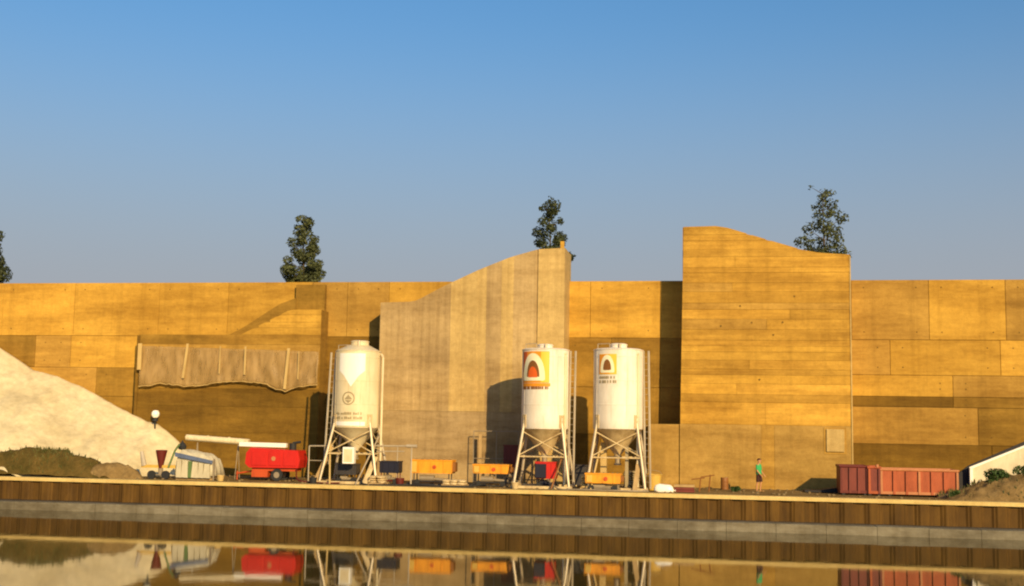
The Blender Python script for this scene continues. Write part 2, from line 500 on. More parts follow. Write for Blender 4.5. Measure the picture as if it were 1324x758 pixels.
# right stretch
row(10.32, TOP, [7.7, 12.04, 16.25, 21, 26, 32], ['tan', 'gold', 'tan', 'gold', 'tan'])
row(8.28, 10.32, [6, 9.84, 15.9, 20.5, 26, 32], ['tan', 'gold', 'gold', 'tan', 'gold'])
row(7.05, 8.28, [6, 13.27, 19, 25, 32], ['gold', 'tan', 'tan', 'gold'])
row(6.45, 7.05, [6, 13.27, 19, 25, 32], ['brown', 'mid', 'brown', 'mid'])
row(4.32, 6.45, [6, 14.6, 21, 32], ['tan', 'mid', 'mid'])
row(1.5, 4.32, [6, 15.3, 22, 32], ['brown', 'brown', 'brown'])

# ------------------------------------------------------------------ tall block with horizontal layers
BX0, BX1 = -1.96, 7.40
tall = thing('tall_concrete_block', (2.7, 7.6, Q), 'tallest golden concrete block of thin level layers, its top sloping down to the right', 'block')
topline = [(-2.3, 16.7), (-.07, 16.74), (.6, 16.62), (3.0, 15.86), (4.89, 15.28), (5.75, 15.12), (7.5, 15.0)]
def left_edge(z): return -2.18 + .24 * (z - 1.5) / 15.2
def rel(pts, t): return [(x - t.location.x, z - t.location.z) for x, z in pts]
def layer(parent, z0, z1, x0, x1, y, dep, mat, name='layer', g=.006, line=topline):
    k = max(2, int((x1 - x0) / .35))
    xs = [x0 + (x1 - x0) * i / k for i in range(k + 1)]
    pts = [(x, z0 + g, min(z1 - g, lerp_line(line, x) - .02)) for x in xs]
    pts = [p for p in pts if p[2] > p[1] + .02]
    if len(pts) < 2: return
    L = parent.location
    MB().strip([p[0] - L.x for p in pts], [p[1] - L.z for p in pts], [p[2] - L.z for p in pts], y, y + dep).build(name, mat, parent)
ks = [-2.0, -.07, .6, 3.0, 4.89, 5.75, 7.36]
MB().strip([x - 2.7 for x in ks], [-.1] * 7, [lerp_line(topline, x) - .05 - Q for x in ks], .07, 3.0).build('block_core', 'layer', tall)
zz = [17.0, 16.2, 15.86, 15.34, 14.9, 14.28, 13.98, 13.4, 12.88, 12.22, 11.85, 11.3, 10.7, 10.08, 9.76, 9.42, 8.95, 8.42, 8.10, 7.6, 7.0, 6.55, 5.28]
for b, a in zip(zz, zz[1:]):
    m = rnd.choice(('layer', 'layer', 'gold', 'tan', 'layer'))
    off = rnd.uniform(0, .035)
    if b - a > .5 and rnd.random() < .5:
        xm = rnd.uniform(.5, 5.2)
        layer(tall, a, b, left_edge(a), xm, off, 3.0 - off, m)
        layer(tall, a, b, xm + .015, BX1, off + rnd.uniform(-.01, .012), 2.9, 'layer')
    else:
        layer(tall, a, b, left_edge(a), BX1, off, 3.0 - off, m)
for a, b, m in ((-2.15, 2.42, 'layer_low'), (2.42, 3.15, 'tan'), (3.15, BX1, 'layer_low')):
    layer(tall, 1.5, 5.28, a, b - .01, .02 + rnd.uniform(0, .015), 2.9, m, 'base_panel')
MB().box(7.37 - 2.7, 7.44 - 2.7, -.02, .4, -.1, 14.9 - Q).build('edge_highlight_strip', 'pier', tall)  # pale strip paints in the highlight along the right edge
hp = MB().cbox(5.98 - 2.7, 6.97 - 2.7, -.10, .05, 3.84 - Q, 5.11 - Q, .03).build('hatch', 'pier', tall)
MB().box(5.86 - 2.7, 7.08 - 2.7, -.01, .04, 3.72 - Q, 5.22 - Q).build('hatch_frame', 'tan', tall)
for x, z in ((4.31, 12.6), (1.27, 12.05), (1.92, 11.1), (3.65, 11.12), (3.13, 10.4), (2.34, 7.85), (.18, 10.9)):
    MB().tube((x - 2.7, -.012, z - Q), (x - 2.7, .05, z - Q), .055, 10).build('tie_hole', 'joint', tall)

low = thing('low_concrete_block', (-3.0, 7.6, Q), 'low plain concrete block in the gap left of the tall layered block', 'block')
for a, b in ((-3.95, -3.0), (-3.0, -2.2)):
    layer(low, 1.5, 5.25, a, b, rnd.uniform(.05, .07), 2.2, 'layer_low', 'panel', line=[(-9, 99), (9, 99)])

# ------------------------------------------------------------------ sloping block with vertical board marks
sb = thing('sloping_concrete_block', (-14.5, 7.6, Q), 'pale concrete block with vertical board marks, top rising in a slope to the right', 'block')
sline = [(-20.2, 12.28), (-18.0, 12.34), (-17.6, 12.52), (-16.12, 13.3), (-14.01, 14.27), (-12.15, 15.0), (-10.53, 15.45), (-8.8, 15.53)]
ks = [p[0] for p in sline[1:-1]]
ks = [-19.95] + ks + [-8.9]
MB().strip([x + 14.5 for x in ks], [-.1] * len(ks), [lerp_line(sline, x) - .04 - Q for x in ks], .07, 3.0).build('block_core', 'board', sb)
xs = [-20.06]
while xs[-1] < -11.3: xs.append(xs[-1] + rnd.choice((.55, .72, .9, 1.1)))
xs[-1] = -10.55
for a, b in zip(xs, xs[1:]):
    off = rnd.uniform(0, .03)
    layer(sb, 5.8, 40, a, b, off, 3.0 - off, 'board' if rnd.random() < .8 else 'pier', 'board_panel', .006, sline)
for a, b in ((-20.02, -17.3), (-17.3, -13.6), (-13.6, -10.55)):
    layer(sb, 1.5, 5.8, a, b, .03, 2.9, 'board_dull', 'base_panel', .006)
layer(sb, 1.5, 40, -10.46, -8.88, -.03, 3.03, 'pier', 'pier', .0, sline)
MB().box(-9.2 + 14.5, -8.98 + 14.5, .3, .5, 15.45 - Q, 15.95 - Q).build('corner_post', 'gold', sb)

# ------------------------------------------------------------------ stepped block at the left, with its plastic sheet
st = thing('stepped_concrete_block', (-30, 8.6, Q), 'low stained concrete block with a stepped sloping top behind the hanging plastic sheet', 'block')
tline = [(-36.1, 10.34), (-29.35, 10.36), (-26.13, 11.95), (-23.9, 11.95)]
kk = [-36.0, -29.35, -26.13, -24.1]
MB().strip([x + 30 for x in kk], [-.1] * 4, [lerp_line(tline, x) - .04 - Q for x in kk], .08, 1.9).build('block_core', 'mid', st)
for z0, z1, m in ((9.75, 10.36, 'mid'), (8.3, 9.75, 'tan'), (7.0, 8.3, 'mid'), (5.9, 7.0, 'brown'), (4.3, 5.9, 'brown'), (1.5, 4.3, 'brown')):
    for a, b in ((-36.06, -30.2), (-30.2, -24.12)):
        layer(st, z0, z1, a, b, rnd.uniform(.0, .03), 1.8, m, 'panel', line=[(-99, 99), (0, 99)])
for z0, z1 in ((10.36, 10.8), (10.8, 11.15), (11.15, 11.6), (11.6, 12.2)):
    layer(st, z0, z1, -29.6, -24.12, rnd.uniform(0, .03), 1.8, 'gold', 'layer', line=tline)
MB().prism(rel([(-30.6, 10.34), (-29.3, 10.40), (-26.1, 12.0), (-26.1, 12.75), (-27.2, 12.35), (-29.4, 10.95)], st), .9, 1.33).build('sloping_strip', 'mid', st)  # darker strip set back along the sloping top edge
MB().box(3.85, 5.75, 1.0, 1.34, 11.97 - Q, 13.6 - Q).build('upstand', 'mid', st)
MB().box(-6.16, -5.98, -.05, .5, -.1, 10.3 - Q).build('end_post', 'brown', st)

sh = thing('plastic_sheet', (-30, 8.38, Q), 'dusty plastic sheet with a ragged pale hem hung across the stepped block', 'plastic sheet')
hem = [(-35.75, 7.05), (-34.2, 7.25), (-32.7, 7.12), (-31.6, 7.15), (-30.2, 7.40), (-28.9, 7.45), (-27.7, 7.36), (-26.9, 7.08), (-26.1, 6.86), (-25.3, 7.15), (-24.1, 7.3)]
nx, nzv = 80, 14
v, f = [], []
for i in range(nx + 1):
    x = -35.75 + 11.65 * i / nx
    zt = 9.62 - .3 * (i / nx); zb = lerp_line(hem, x) + .09 * noise.noise(Vector((x * 1.7, 3, 0))) + .05 * noise.noise(Vector((x * 5, 1, 0)))
    for j in range(nzv + 1):
        t = j / nzv
        v.append((x + 30, -.03 - .10 * t * (1 + 1.5 * noise.noise(Vector((x * .9, t * 2, 4)))) - .09 * noise.noise(Vector((x * 2.6, t * 2.2, 7))), zt + (zb - zt) * t - Q))
for i in range(nx):
    for j in range(nzv):
        a = i * (nzv + 1) + j
        f.append((a, a + 1, a + nzv + 2, a + nzv + 1))
o = MB().add(v, f).build('sheet', 'net', sh, True)
md = o.modifiers.new('thickness', 'SOLIDIFY'); md.thickness = .015
hb = MB()
pts = [Vector(v[i * (nzv + 1) + nzv]) + Vector((0, -.02, 0)) for i in range(nx + 1)]
hb.path(pts, .028, 6); hb.build('hem', 'hem', sh, True)
for x, w, z0, z1, dx in ((-35.72, .26, 8.1, 9.75, 0), (-32.55, .15, 7.6, 9.75, .22), (-30.4, .07, 7.9, 9.6, 0), (-28.75, .11, 7.85, 9.6, 0), (-25.95, .17, 7.0, 9.5, .18), (-25.3, .06, 7.6, 9.3, 0)):
    x += 30
    MB().prism([(x - w / 2 - dx, z0 - Q), (x + w / 2 - dx, z0 - Q), (x + w / 2, z1 - Q), (x - w / 2, z1 - Q)], -.27, -.22).build('batten', 'hem', sh)

# ------------------------------------------------------------------ heaps
ridge = [(-75, 14.0), (-52, 12.3), (-48.9, 10.75), (-45.5, 9.45), (-43.2, 8.05), (-41.3, 7.6), (-39.7, 7.0), (-37.3, 5.85), (-35.2, 4.9), (-34.4, 4.75), (-33.8, 4.35), (-32.6, 3.3), (-31.6, 2.6), (-30.4, 1.5)]
def sandh(x, y):
    r = lerp_line(ridge, x)
    if y < 8.4:
        z = r - (8.4 - y) * .60 - max(0, 4.5 - y) * .16
        z = z - .16 * max(0, noise.noise(Vector((x * .9, y * .16, 4)))) * min(1, (8.4 - y) * .5) + fb((x, y, 1.3), .35, .26) * min(1, (8.4 - y) * .5 + .15) + fb((x, y, 5), 1.6, .06)
        z += .10 * sin(x * 1.1 + y * .8 + 2 * fb((x, y, 0), .2)) * min(1, (8.4 - y) * .4)
    else: z = r - (y - 8.4) * .3 + fb((x, 8.4, 5), 1.6, .05)
    return max(z, Q - .2)
o = field('sand_pile', 'sand', -75, -29.5, .7, 9.97, .17, sandh)
tag(o, 'huge pale sand pile sloping down against the retaining wall', 'sand pile')

def gh(x, y):
    t = lerp_line([(-60, 1.7), (-46, 1.5), (-41, 1.45), (-38.5, 1.7), (-37, 1.5), (-35, 1.0), (-33.6, .6), (-32.6, -.3)], x)
    e = max(0, 1 - abs((y - 1.9) / 1.35) ** 2.2)
    return Q + t * e + fb((x, y, 9), .8, .22) * e + fb((x, y, 3), 2.6, .12) * e - .12
def scatter(name, mat, n, hf, x0, x1, y0, y1, h0, h1, w=.035, dens=None, zmin=Q + .05, seed=3):
    rr = random.Random(seed); mb = MB(); vs, fs = [], []
    while n > 0:
        x, y = rr.uniform(x0, x1), rr.uniform(y0, y1)
        n -= 1
        z = hf(x, y)
        if z < zmin or (dens and rr.random() > dens(x, y)): continue
        a = rr.uniform(0, pi); h = rr.uniform(h0, h1); lx, ly = rr.uniform(-.5, .5) * h, rr.uniform(-.5, .5) * h
        k = len(vs)
        vs += [(x - w * cos(a), y - w * sin(a), z - .04), (x + w * cos(a), y + w * sin(a), z - .04), (x + lx * .5 + w * .7 * cos(a), y + ly * .5, z + h * .6), (x + lx, y + ly, z + h)]
        fs += [(k, k + 1, k + 2), (k, k + 2, k + 3)]
    me = bpy.data.meshes.new(name); me.from_pydata(vs, [], fs); me.materials.append(M[mat])
    return link(name, me)
o = field('grassy_mound', 'turf', -62, -32.4, .66, 3.3, .11, gh)
tag(o, 'low dark mound of earth and grass in front of the sand pile', 'mound')
o = scatter('grass', 'grass', 10000, gh, -60, -32.6, .7, 3.0, .04, .24, dens=lambda x, y: .15 + max(0, noise.noise(Vector((x, y, 2)) * .7)) * 2.0)
tag(o, 'patchy olive grass growing on the earth mound by the quay', 'grass', kind='stuff')

def dh(x, y):
    e = max(0, 1 - ((x + 33.7) / 2.0) ** 2 - ((y - 1.5) / .85) ** 2)
    return Q - .06 + .95 * e ** .8 + fb((x, y, 4), 1.5, .16) * (e > 0)
tag(field('dirt_heap', 'dirt', -36, -31.6, .68, 2.5, .08, dh), 'small brown dirt heap at the foot of the sand pile', 'dirt heap')
def rh(x, y):
    t = lerp_line([(10.9, .0), (12.0, .45), (12.8, .75), (13.6, .95), (14.4, 1.25), (16, 1.7), (20, 2.0), (30, 2.1)], x)
    e = max(0, 1 - abs((y - 2.6) / 1.9) ** 2.4)
    return Q - .08 + t * e + fb((x, y, 8), .9, .25) * e + fb((x, y, 2), 3, .1) * e
o = field('earth_mound', 'dirt', 10.9, 30, .66, 4.6, .11, rh)
tag(o, 'brown earth mound at the far right edge below the white ramp', 'mound')
o = scatter('weeds', 'grass', 5000, rh, 11, 24, .7, 4, .06, .28, dens=lambda x, y: .05 + max(0, noise.noise(Vector((x, y, 6)) * .9)) * 1.3, seed=8)
tag(o, 'patchy weeds on the right hand earth mound', 'weeds', kind='stuff')
# loose stones and litter along the quay
mb = MB(); rr = random.Random(21)
for i in range(300):
    x = rr.uniform(-33, 15); y = rr.uniform(.75, 7.2) if rr.random() < .7 else rr.uniform(6.4, 7.4)
    s = rr.uniform(.03, .11)
    t = bpy.data.meshes.new('t'); bm = bmesh.new(); bmesh.ops.create_icosphere(bm, subdivisions=1, radius=s)
    for q in bm.verts: q.co *= rr.uniform(.7, 1.2)
    bm.verts.index_update()
    mb.add([(q.co.x + x, q.co.y + y, q.co.z * .7 + Q + s * .25) for q in bm.verts], [[q.index for q in ff.verts] for ff in bm.faces]); bm.free(); bpy.data.meshes.remove(t)
tag(mb.build('rubble', 'stone'), 'loose rubble stones strewn over the quay ground', 'rubble', kind='stuff')

# ------------------------------------------------------------------ silos
def cyl_patch(mb, cx, cy, r, a0, a1, z0, z1, n=10, th=.012, mi=0):
    """curved plate on a cylinder; angles from the front (-y), positive to the right"""
    v, f = [], []
    for i in range(n + 1):
        a = a0 + (a1 - a0) * i / n
        for rr_, z in ((r + th, z0), (r + th, z1), (r - .01, z0), (r - .01, z1)):
            v.append((cx + rr_ * sin(a), cy - rr_ * cos(a), z))
    for i in range(n):
        a, c = 4 * i, 4 * i + 4
        f += [(a, c, c + 1, a + 1), (a + 1, c + 1, c + 3, a + 3), (a + 2, c + 2, c, a), (a + 2, a + 3, c + 3, c + 2)]
    f += [(0, 1, 3, 2), (4 * n, 4 * n + 2, 4 * n + 3, 4 * n + 1)]
    mb.add(v, f, mi)
def cyl_ribbon(mb, cx, cy, r, lo, hi, th):
    """curved plate between two lines of (u, z); u is arc length from the front"""
    v, f = [], []
    n = len(lo)
    for (u0, z0), (u1, z1) in zip(lo, hi):
        for u, z in ((u0, z0), (u1, z1)):
            for rr_ in (r + th, r - .005):
                v.append((cx + rr_ * sin(u / r), cy - rr_ * cos(u / r), z))
    for i in range(n - 1):
        a, c = 4 * i, 4 * i + 4
        f += [(a, a + 2, c + 2, c), (a, c, c + 1, a + 1), (a + 2, a + 3, c + 3, c + 2)]
    mb.add(v, f)
def arch_pts(u, z, w, h, n=16, pw=1.0):
    """a pointed round arch, from bottom left over the top to bottom right"""
    p = []
    for i in range(n + 1):
        t = pi - pi * i / n
        p.append((u + w / 2 * cos(t), z + h * (abs(sin(t)) ** .85)))
    return p

def silo(x, y, label, body_mat, r, zb, zt, zap, lid_r, spread, dome=.28, off=0.0):
    t = thing('mortar_silo', (x, y, Q), label, 'silo', 'mortar silos on the quay')
    b0, b1, ap = zb - Q, zt - Q, zap - Q
    mb = MB()
    prof = [(r * .99, b0), (r, b0 + .03), (r, b0 + .5)]
    for k in (1, 2, 3):
        zk = b0 + (b1 - b0) * k / 3.3
        prof += [(r, zk - .03), (r + .012, zk - .02), (r + .012, zk + .02), (r, zk + .03)]
    prof += [(r, b1 - .05), (r + .03, b1 - .04), (r + .03, b1), (r * .98, b1 + .02)]
    sh_o = mb.lathe(prof, 48).build('shell', body_mat, t, True)
    for a in (-.95, .45, 1.35):
        sm = MB(); cyl_patch(sm, 0, 0, r, a - .012, a + .012, b0 + .06, b1 - .06, 1, .010); sm.build('weld_seam', body_mat, sh_o)
    for a in (-.9, .9):
        bk = MB(); cyl_patch(bk, 0, 0, r, a - .13, a + .13, b0 + .05, b0 + .75, 3, .04)
        for z_ in (.15, .4, .65): bk.tube(((r + .03) * sin(a), -(r + .03) * cos(a), b0 + z_), ((r + .08) * sin(a), -(r + .08) * cos(a), b0 + z_), .03, 6)
        bk.build('bracket', 'cone', sh_o)
    lid = MB().lathe([(r * .97, b1 + .021), (r * .9, b1 + .06), (lid_r + .1, b1 + dome), (.05, b1 + dome + .01)], 36).build('lid', body_mat, t, True)
    d1 = b1 + dome
    MB().lathe([(lid_r, d1 - .1), (lid_r, d1 + .16), (lid_r + .03, d1 + .165), (lid_r + .03, d1 + .2), (lid_r * .85, d1 + .25), (.03, d1 + .27)], 28, off, -.1).build('manhole', body_mat, lid, True)
    hb = MB()
    hb.tube((off + .1, -.6, d1 - .15), (off + .1, -.6, d1 + .22), .08)
    hb.path([(-r * .8, -.5, b1), (-r * .8, -.5, b1 + .3), (-r * .3, -.9, b1 + .3), (-r * .3, -.9, b1)], .018, 6)
    hb.build('vent', 'galv', lid, True)
    MB().lathe([(.17, ap), (.19, ap + .06), (r * .97, b0 - .01), (r * .985, b0 - .002)], 40).build('cone', 'cone' if body_mat == 'white' else 'cream', t, True)
    MB().lathe([(.2, ap - .5), (.2, ap - .42), (.15, ap - .4), (.15, ap - .08), (.22, ap - .06), (.22, ap)], 20).build('outlet', 'galvdark', t, True)
    # four legs
    s = spread
    for sx in (-1, 1):
        for sy in (-1, 1):
            a = Vector((sx * r * .80, sy * r * .62, b0 + .25)); e = Vector((sx * s, sy * (s * .8), .08))
            lg = MB().tube(a, e, .075, 8).tube(e, e + Vector((0, 0, -.05)), .16, 10)
            lg.tube(a + Vector((0, 0, .5)) - Vector((sx * .02, sy * .02, 0)), a, .06, 8)
            lg.build('leg', 'galv', t, True)
    br = MB()
    for sy in (-1, 1):
        fr = lambda sx, k: Vector((sx * (r * .80 + (s - r * .80) * k), sy * (r * .62 + (s * .8 - r * .62) * k), b0 + .25 - (b0 + .17) * k))
        br.tube(fr(-1, .12), fr(1, .5), .035, 6).tube(fr(1, .12), fr(-1, .5), .035, 6)
        br.tube(fr(-1, .52), fr(1, .52), .04, 6)
    for sx in (-1, 1):
        fr = lambda sy, k: Vector((sx * (r * .80 + (s - r * .80) * k), sy * (r * .62 + (s * .8 - r * .62) * k), b0 + .25 - (b0 + .17) * k))
        br.tube(fr(-1, .12), fr(1, .5), .035, 6).tube(fr(1, .12), fr(-1, .5), .035, 6)
        br.tube(fr(-1, .52), fr(1, .52), .04, 6)
    br.build('brace', 'cone', t, True)
    sk = MB()
    for sy in (-1, 1): sk.box(-s - .15, s + .15, sy * s * .8 - .09, sy * s * .8 + .09, .0, .14)
    for sx in (-1, 1): sk.box(sx * s - .08, sx * s + .08, -s * .8, s * .8, .002, .138)
    sk.build('skid_frame', 'cone', t)
    return t, b0, b1, ap

def ladder(t, x, y, z0, z1, dx=.0):
    lb = MB()
    for k in (-.14, .14): lb.tube((x + k + dx, y, z0), (x + k, y, z1), .06, 6)
    n = int((z1 - z0) / .32)
    for i in range(1, n):
        q = i / n; lb.tube((x - .14 + dx * (1 - q), y, z0 + (z1 - z0) * q), (x + .14 + dx * (1 - q), y, z0 + (z1 - z0) * q), .010, 5)
    lb.build('ladder', 'galv', t, True)
def fill_pipe(t, x, y, z0, z1, r=.07, mat='cream'):
    MB().path([(x - .35, y + .25, z1 + .1), (x - .12, y + .08, z1 + .16), (x, y, z1), (x, y, z0)], r, 10).build('fill_pipe', mat, t, True)

def logo(t, r, u0, u1, z0, z1, big):
    """printed square with a pale arch, lettering strip below"""
    w = u1 - u0; h = z1 - z0
    zs = z0 + (h * .17 if big else h * .30)          # bottom of the coloured square
    lg = None
    def pl(name, mat, a, b, c, d, th, par):
        mb = MB(); cyl_patch(mb, 0, 0, r, a / r, b / r, c, d, 12, th)
        return mb.build(name, mat, par, True)
    lg = pl('logo_board', 'logo_orange' if big else 'logo_yellow', u0, u1, zs, z1, .014, t)
    if big:
        pl('logo_field', 'logo_red', u0 + .02, u0 + w * .24, zs + h * .30, z1 - .02, .020, lg)
        pl('logo_field', 'logo_yellow', u0 + w * .74, u1 - .02, zs + .02, z1 - .02, .020, lg)
    else:
        pl('logo_field', 'logo_orange', u0 + .02, u0 + w * .62, zs + .03, z1 - .02, .020, lg)
    um = u0 + w * (.47 if big else .5); zb = zs + h * .07; H = (z1 - zs) * .86; W = w * (.80 if big else .78)
    outer = arch_pts(um, zb, W, H); inner = arch_pts(um, zb + h * .05, W * .58, H * .66)
    mb = MB(); cyl_ribbon(mb, 0, 0, r, inner, outer, .030)
    mb.build('arch', 'logo_cream', lg, True)
    pl('arch_foot', 'logo_cream', um - W * .46, um + W * .46, zb - h * .015, zb + h * .085, .031, lg)
    base = [(u, zb + h * .06) for u, z in inner]
    mb = MB(); cyl_ribbon(mb, 0, 0, r, base, inner, .026); mb.build('arch_inside', 'logo_brown', lg, True)
    fl = arch_pts(um, zb + h * .07, W * .40, H * .40); base = [(u, zb + h * .07) for u, z in fl]
    mb = MB(); cyl_ribbon(mb, 0, 0, r, base, fl, .032); mb.build('flame', 'logo_flame' if big else 'logo_brown', lg, True)
    # the lettering, too blurred to read: two rows of small marks
    rr = random.Random(4 if big else 9)
    if big: pl('name_strip', 'logo_orange', u0 + .02, u1 + .06, z0 + h * .075, zs - .02, .015, lg)
    mb = MB(); rows = ((z0, z0 + h * .075),) if big else ((z0 + h * .15, z0 + h * .24), (z0, z0 + h * .10))
    for a, b in rows:
        u = u0 + .04
        while u < u1 - .06:
            q = rr.uniform(.05, .10)
            cyl_patch(mb, 0, 0, r, u / r, (u + q) / r, a, b, 2, .018); u += q + rr.choice((.025, .03, .09))
    mb.build('lettering', 'logo_brown' if big else 'print', lg)
    return lg

def pump(name, x, y, w, zb, zt, d, mat, label, cat, group=None, frame='darksteel'):
    """mixing pump: coloured hopper body on a dark tubular frame with a motor and wheels"""
    t = thing(name, (x, y, Q), label, cat, group)
    b, tp = zb - Q, zt - Q
    mb = MB()
    n = [(-w / 2 + .03, b), (w / 2 - .03, b), (w / 2, b + .08), (w / 2, tp), (-w / 2, tp), (-w / 2, b + .08)]
    mb.prism(n, -d / 2, d / 2)
    mb.box(-w / 2 - .03, w / 2 + .03, -d / 2 - .03, d / 2 + .03, tp - .06, tp + .002)
    for k in (-.3, 0, .3): mb.box(w * k - .025, w * k + .025, -d / 2 - .03, -d / 2 + .01, b + .02, tp - .08)
    mb.build('hopper', mat, t)
    if mat == 'orange':
        MB().cbox(-w / 2 + .06, -w / 2 + .36, -d / 2 - .05, -d / 2 - .0, b + .05, tp - .1, .012).build('switch_box', 'yellow', t)
        MB().tube((w * .08, -d / 2 - .04, (b + tp) / 2 - .02), (w * .08, -d / 2 + .01, (b + tp) / 2 - .02), .11, 12).build('badge', 'redorange', t, True)
        gr = MB()
        for k in range(7): gr.tube((-w * .4 + k * w * .133, -d * .4, tp + .02), (-w * .4 + k * w * .133, d * .4, tp + .02), .014, 5)
        gr.build('grille', 'galvdark', t)
        MB().cbox(w / 2 - .05, w / 2 + .16, -d * .3, d * .3, b + .1, tp - .12, .015).build('end_cap', 'logo_brown', t)
        hs = MB(); hp_ = [(-w * .45, -d * .3, .12), (-w * .5 - .2, -d * .4, .05), (-w * .2, -d * .75, .04), (w * .2, -d * .7, .04), (w * .5, -d * .85, .04)]
        hs.path(hp_, .04, 7); hs.build('hose', 'rubber', t, True)
    fm = MB()
    for sx in (-1, 1):
        for sy in (-1, 1): fm.tube((sx * w * .42, sy * d * .36, .0), (sx * w * .42, sy * d * .36, b + .03), .035, 6)
        fm.tube((sx * w * .42, -d * .36, b * .35), (sx * w * .42, d * .36, b * .35), .03, 6)
    for sy in (-1, 1): fm.tube((-w * .5, sy * d * .36, b * .3), (w * .5, sy * d * .36, b * .3), .04, 6)
    fm.build('frame', frame, t, True)
    MB().tube((-w * .3, -d * .12, b * .55), (w * .05, -d * .12, b * .55), min(.17, b * .4), 12).tube((w * .05, -d * .12, b * .5), (w * .45, -d * .12, b * .42), min(.08, b * .25), 10).build('motor', 'navy' if frame == 'navy' else 'galvdark', t, True)
    for sx in (-1, 1):
        MB().tube((sx * w * .33, -d / 2 + .0, .15), (sx * w * .33, -d / 2 + .1, .15), .15, 14).build('wheel', 'rubber', t, True)
    return t

# silo at the left, cream, with its rails and cabinet
t, b0, b1, ap = silo(-19.97, 3.1, 'cream silo with a dark round emblem and grey lettering, leftmost of the three', 'cream', 1.27, 4.75, 9.03, 3.5, .5, 1.62, .34, .1)
r = 1.27
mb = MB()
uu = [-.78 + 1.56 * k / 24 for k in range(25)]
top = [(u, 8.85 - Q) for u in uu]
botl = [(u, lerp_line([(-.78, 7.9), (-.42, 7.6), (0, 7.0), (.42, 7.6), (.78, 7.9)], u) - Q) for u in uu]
cyl_ribbon(mb, 0, 0, r, botl, top, .012); mb.build('glare_and_logo_patch', 'brightwhite', t, True)  # sun highlight painted in as a white patch, together with logo print
em = MB()                                  # round emblem with a pointed middle
N = 20
ri = [(-.12 + .30 * cos(2 * pi * i / N), 6.36 - Q + .30 * sin(2 * pi * i / N)) for i in range(N + 1)]
ro = [(-.12 + .37 * cos(2 * pi * i / N), 6.36 - Q + .37 * sin(2 * pi * i / N)) for i in range(N + 1)]
cyl_ribbon(em, 0, 0, r, ri, ro, .014)
tri = [(-.34, 6.30 - Q), (-.12, 6.30 - Q), (.10, 6.30 - Q)]; tr2 = [(-.33, 6.34 - Q), (-.12, 6.56 - Q), (.09, 6.34 - Q)]
cyl_ribbon(em, 0, 0, r, tri, tr2, .014)
tr3 = [(-.30, 6.23 - Q), (-.12, 6.09 - Q), (.06, 6.23 - Q)]; tr4 = [(-.31, 6.26 - Q), (-.12, 6.26 - Q), (.07, 6.26 - Q)]
cyl_ribbon(em, 0, 0, r, tr3, tr4, .014)
em.build('emblem', 'print', t)
lt = MB(); rr = random.Random(12)
for za, zb_ in ((5.46, 5.60), (5.22, 5.36)):   # two rows of small marks, illegible in the photograph
    u = -.95
    while u < .62:
        q = rr.uniform(.05, .11)
        cyl_patch(lt, 0, 0, r, u / r, (u + q) / r, za - Q, zb_ - Q - rr.choice((0, 0, .04)), 2, .014)
        u += q + rr.choice((.02, .03, .03, .10))
lt.build('lettering', 'print', t)
mb = MB(); cyl_patch(mb, 0, 0, r, -.98 / r, .85 / r, 4.86 - Q, 5.08 - Q, 10, .012); mb.build('white_band', 'brightwhite', t, True)
ladder(t, -1.36, -.25, 1.0, 7.25, -.22)
fill_pipe(t, 1.50, -.2, 1.2, 7.0, .06)
o = MB().cbox(-.28, .36, -1.5, -1.1, 1.1, 2.0, .02).build('control_cabinet', 'brightwhite', t)
MB().box(-.20, .28, -1.515, -1.5, 1.2, 1.9).build('cabinet_door', 'cream', o)
MB().path([(-2.6, -.3, .0), (-2.6, -.3, 2.0), (-1.2, -.3, 2.03)], .04, 6).tube((-2.6, -.3, 1.2), (-1.3, -.3, 1.2), .02, 6).build('left_rail', 'galv', t, True)
rb = MB().path([(1.2, -.3, 2.08), (3.3, -.3, 2.1), (3.3, -.3, .0)], .045, 6).tube((3.0, -.3, 2.1), (3.6, -.3, 2.1), .09, 8).tube((2.5, -.3, 0), (2.5, -.3, 2.08), .03, 6)
rb.tube((1.3, -.3, 1.78), (2.9, -.3, 1.80), .03, 6)
rb.build('right_rail', 'galv', t, True)
pump('mixing_pump', -20.35, 3.0, 1.2, 2.15, 2.75, .8, 'darksteel', 'black mixing pump standing under the cream silo', 'pump')
t = pump('mixing_pump', -17.9, 3.1, 1.1, 2.3, 2.95, .8, 'navy', 'dark blue pump with a red motor right of the cream silo', 'pump', frame='darkred')

# second silo with the big logo
t2, b0, b1, ap = silo(-9.30, 3.1, 'white silo with a large orange arch logo, middle one of the three', 'white', 1.29, 4.86, 9.16, 3.45, .42, 1.5, .07, -.02)
logo(t2, 1.29, -1.38, .38, 6.98 - Q, 9.02 - Q, True)
ladder(t2, 1.52, -.15, .1, 7.42, -.06)
fill_pipe(t2, 1.17, -.62, .2, 7.2, .065, 'cream')
t = pump('mixing_pump', -9.15, 2.9, 1.1, 2.2, 3.1, .9, 'red', 'red mixing pump with a dark blue frame under the middle silo', 'pump', frame='navy')
MB().cbox(-.55, .05, -.58, -.42, .55, 1.3, .02).build('motor_cover', 'navy', t)
# third silo with the small logo
t3, b0, b1, ap = silo(-5.32, 3.1, 'white silo with a small yellow arch logo, rightmost of the three', 'white', 1.34, 4.92, 9.18, 3.5, .45, 1.55, .10, .02)
logo(t3, 1.34, -1.04, .02, 7.35 - Q, 8.9 - Q, False)
ladder(t3, 1.50, -.15, .1, 7.45, .12)
fill_pipe(t3, 1.12, -.80, .2, 7.2, .065, 'cream')
MB().box(-.95, -.62, .2, .5, .15, 2.5).build('riser', 'hem', t3)
MB().box(.45, .62, -.7, -.5, .15, 2.3).build('pump_pipe', 'print', t3)

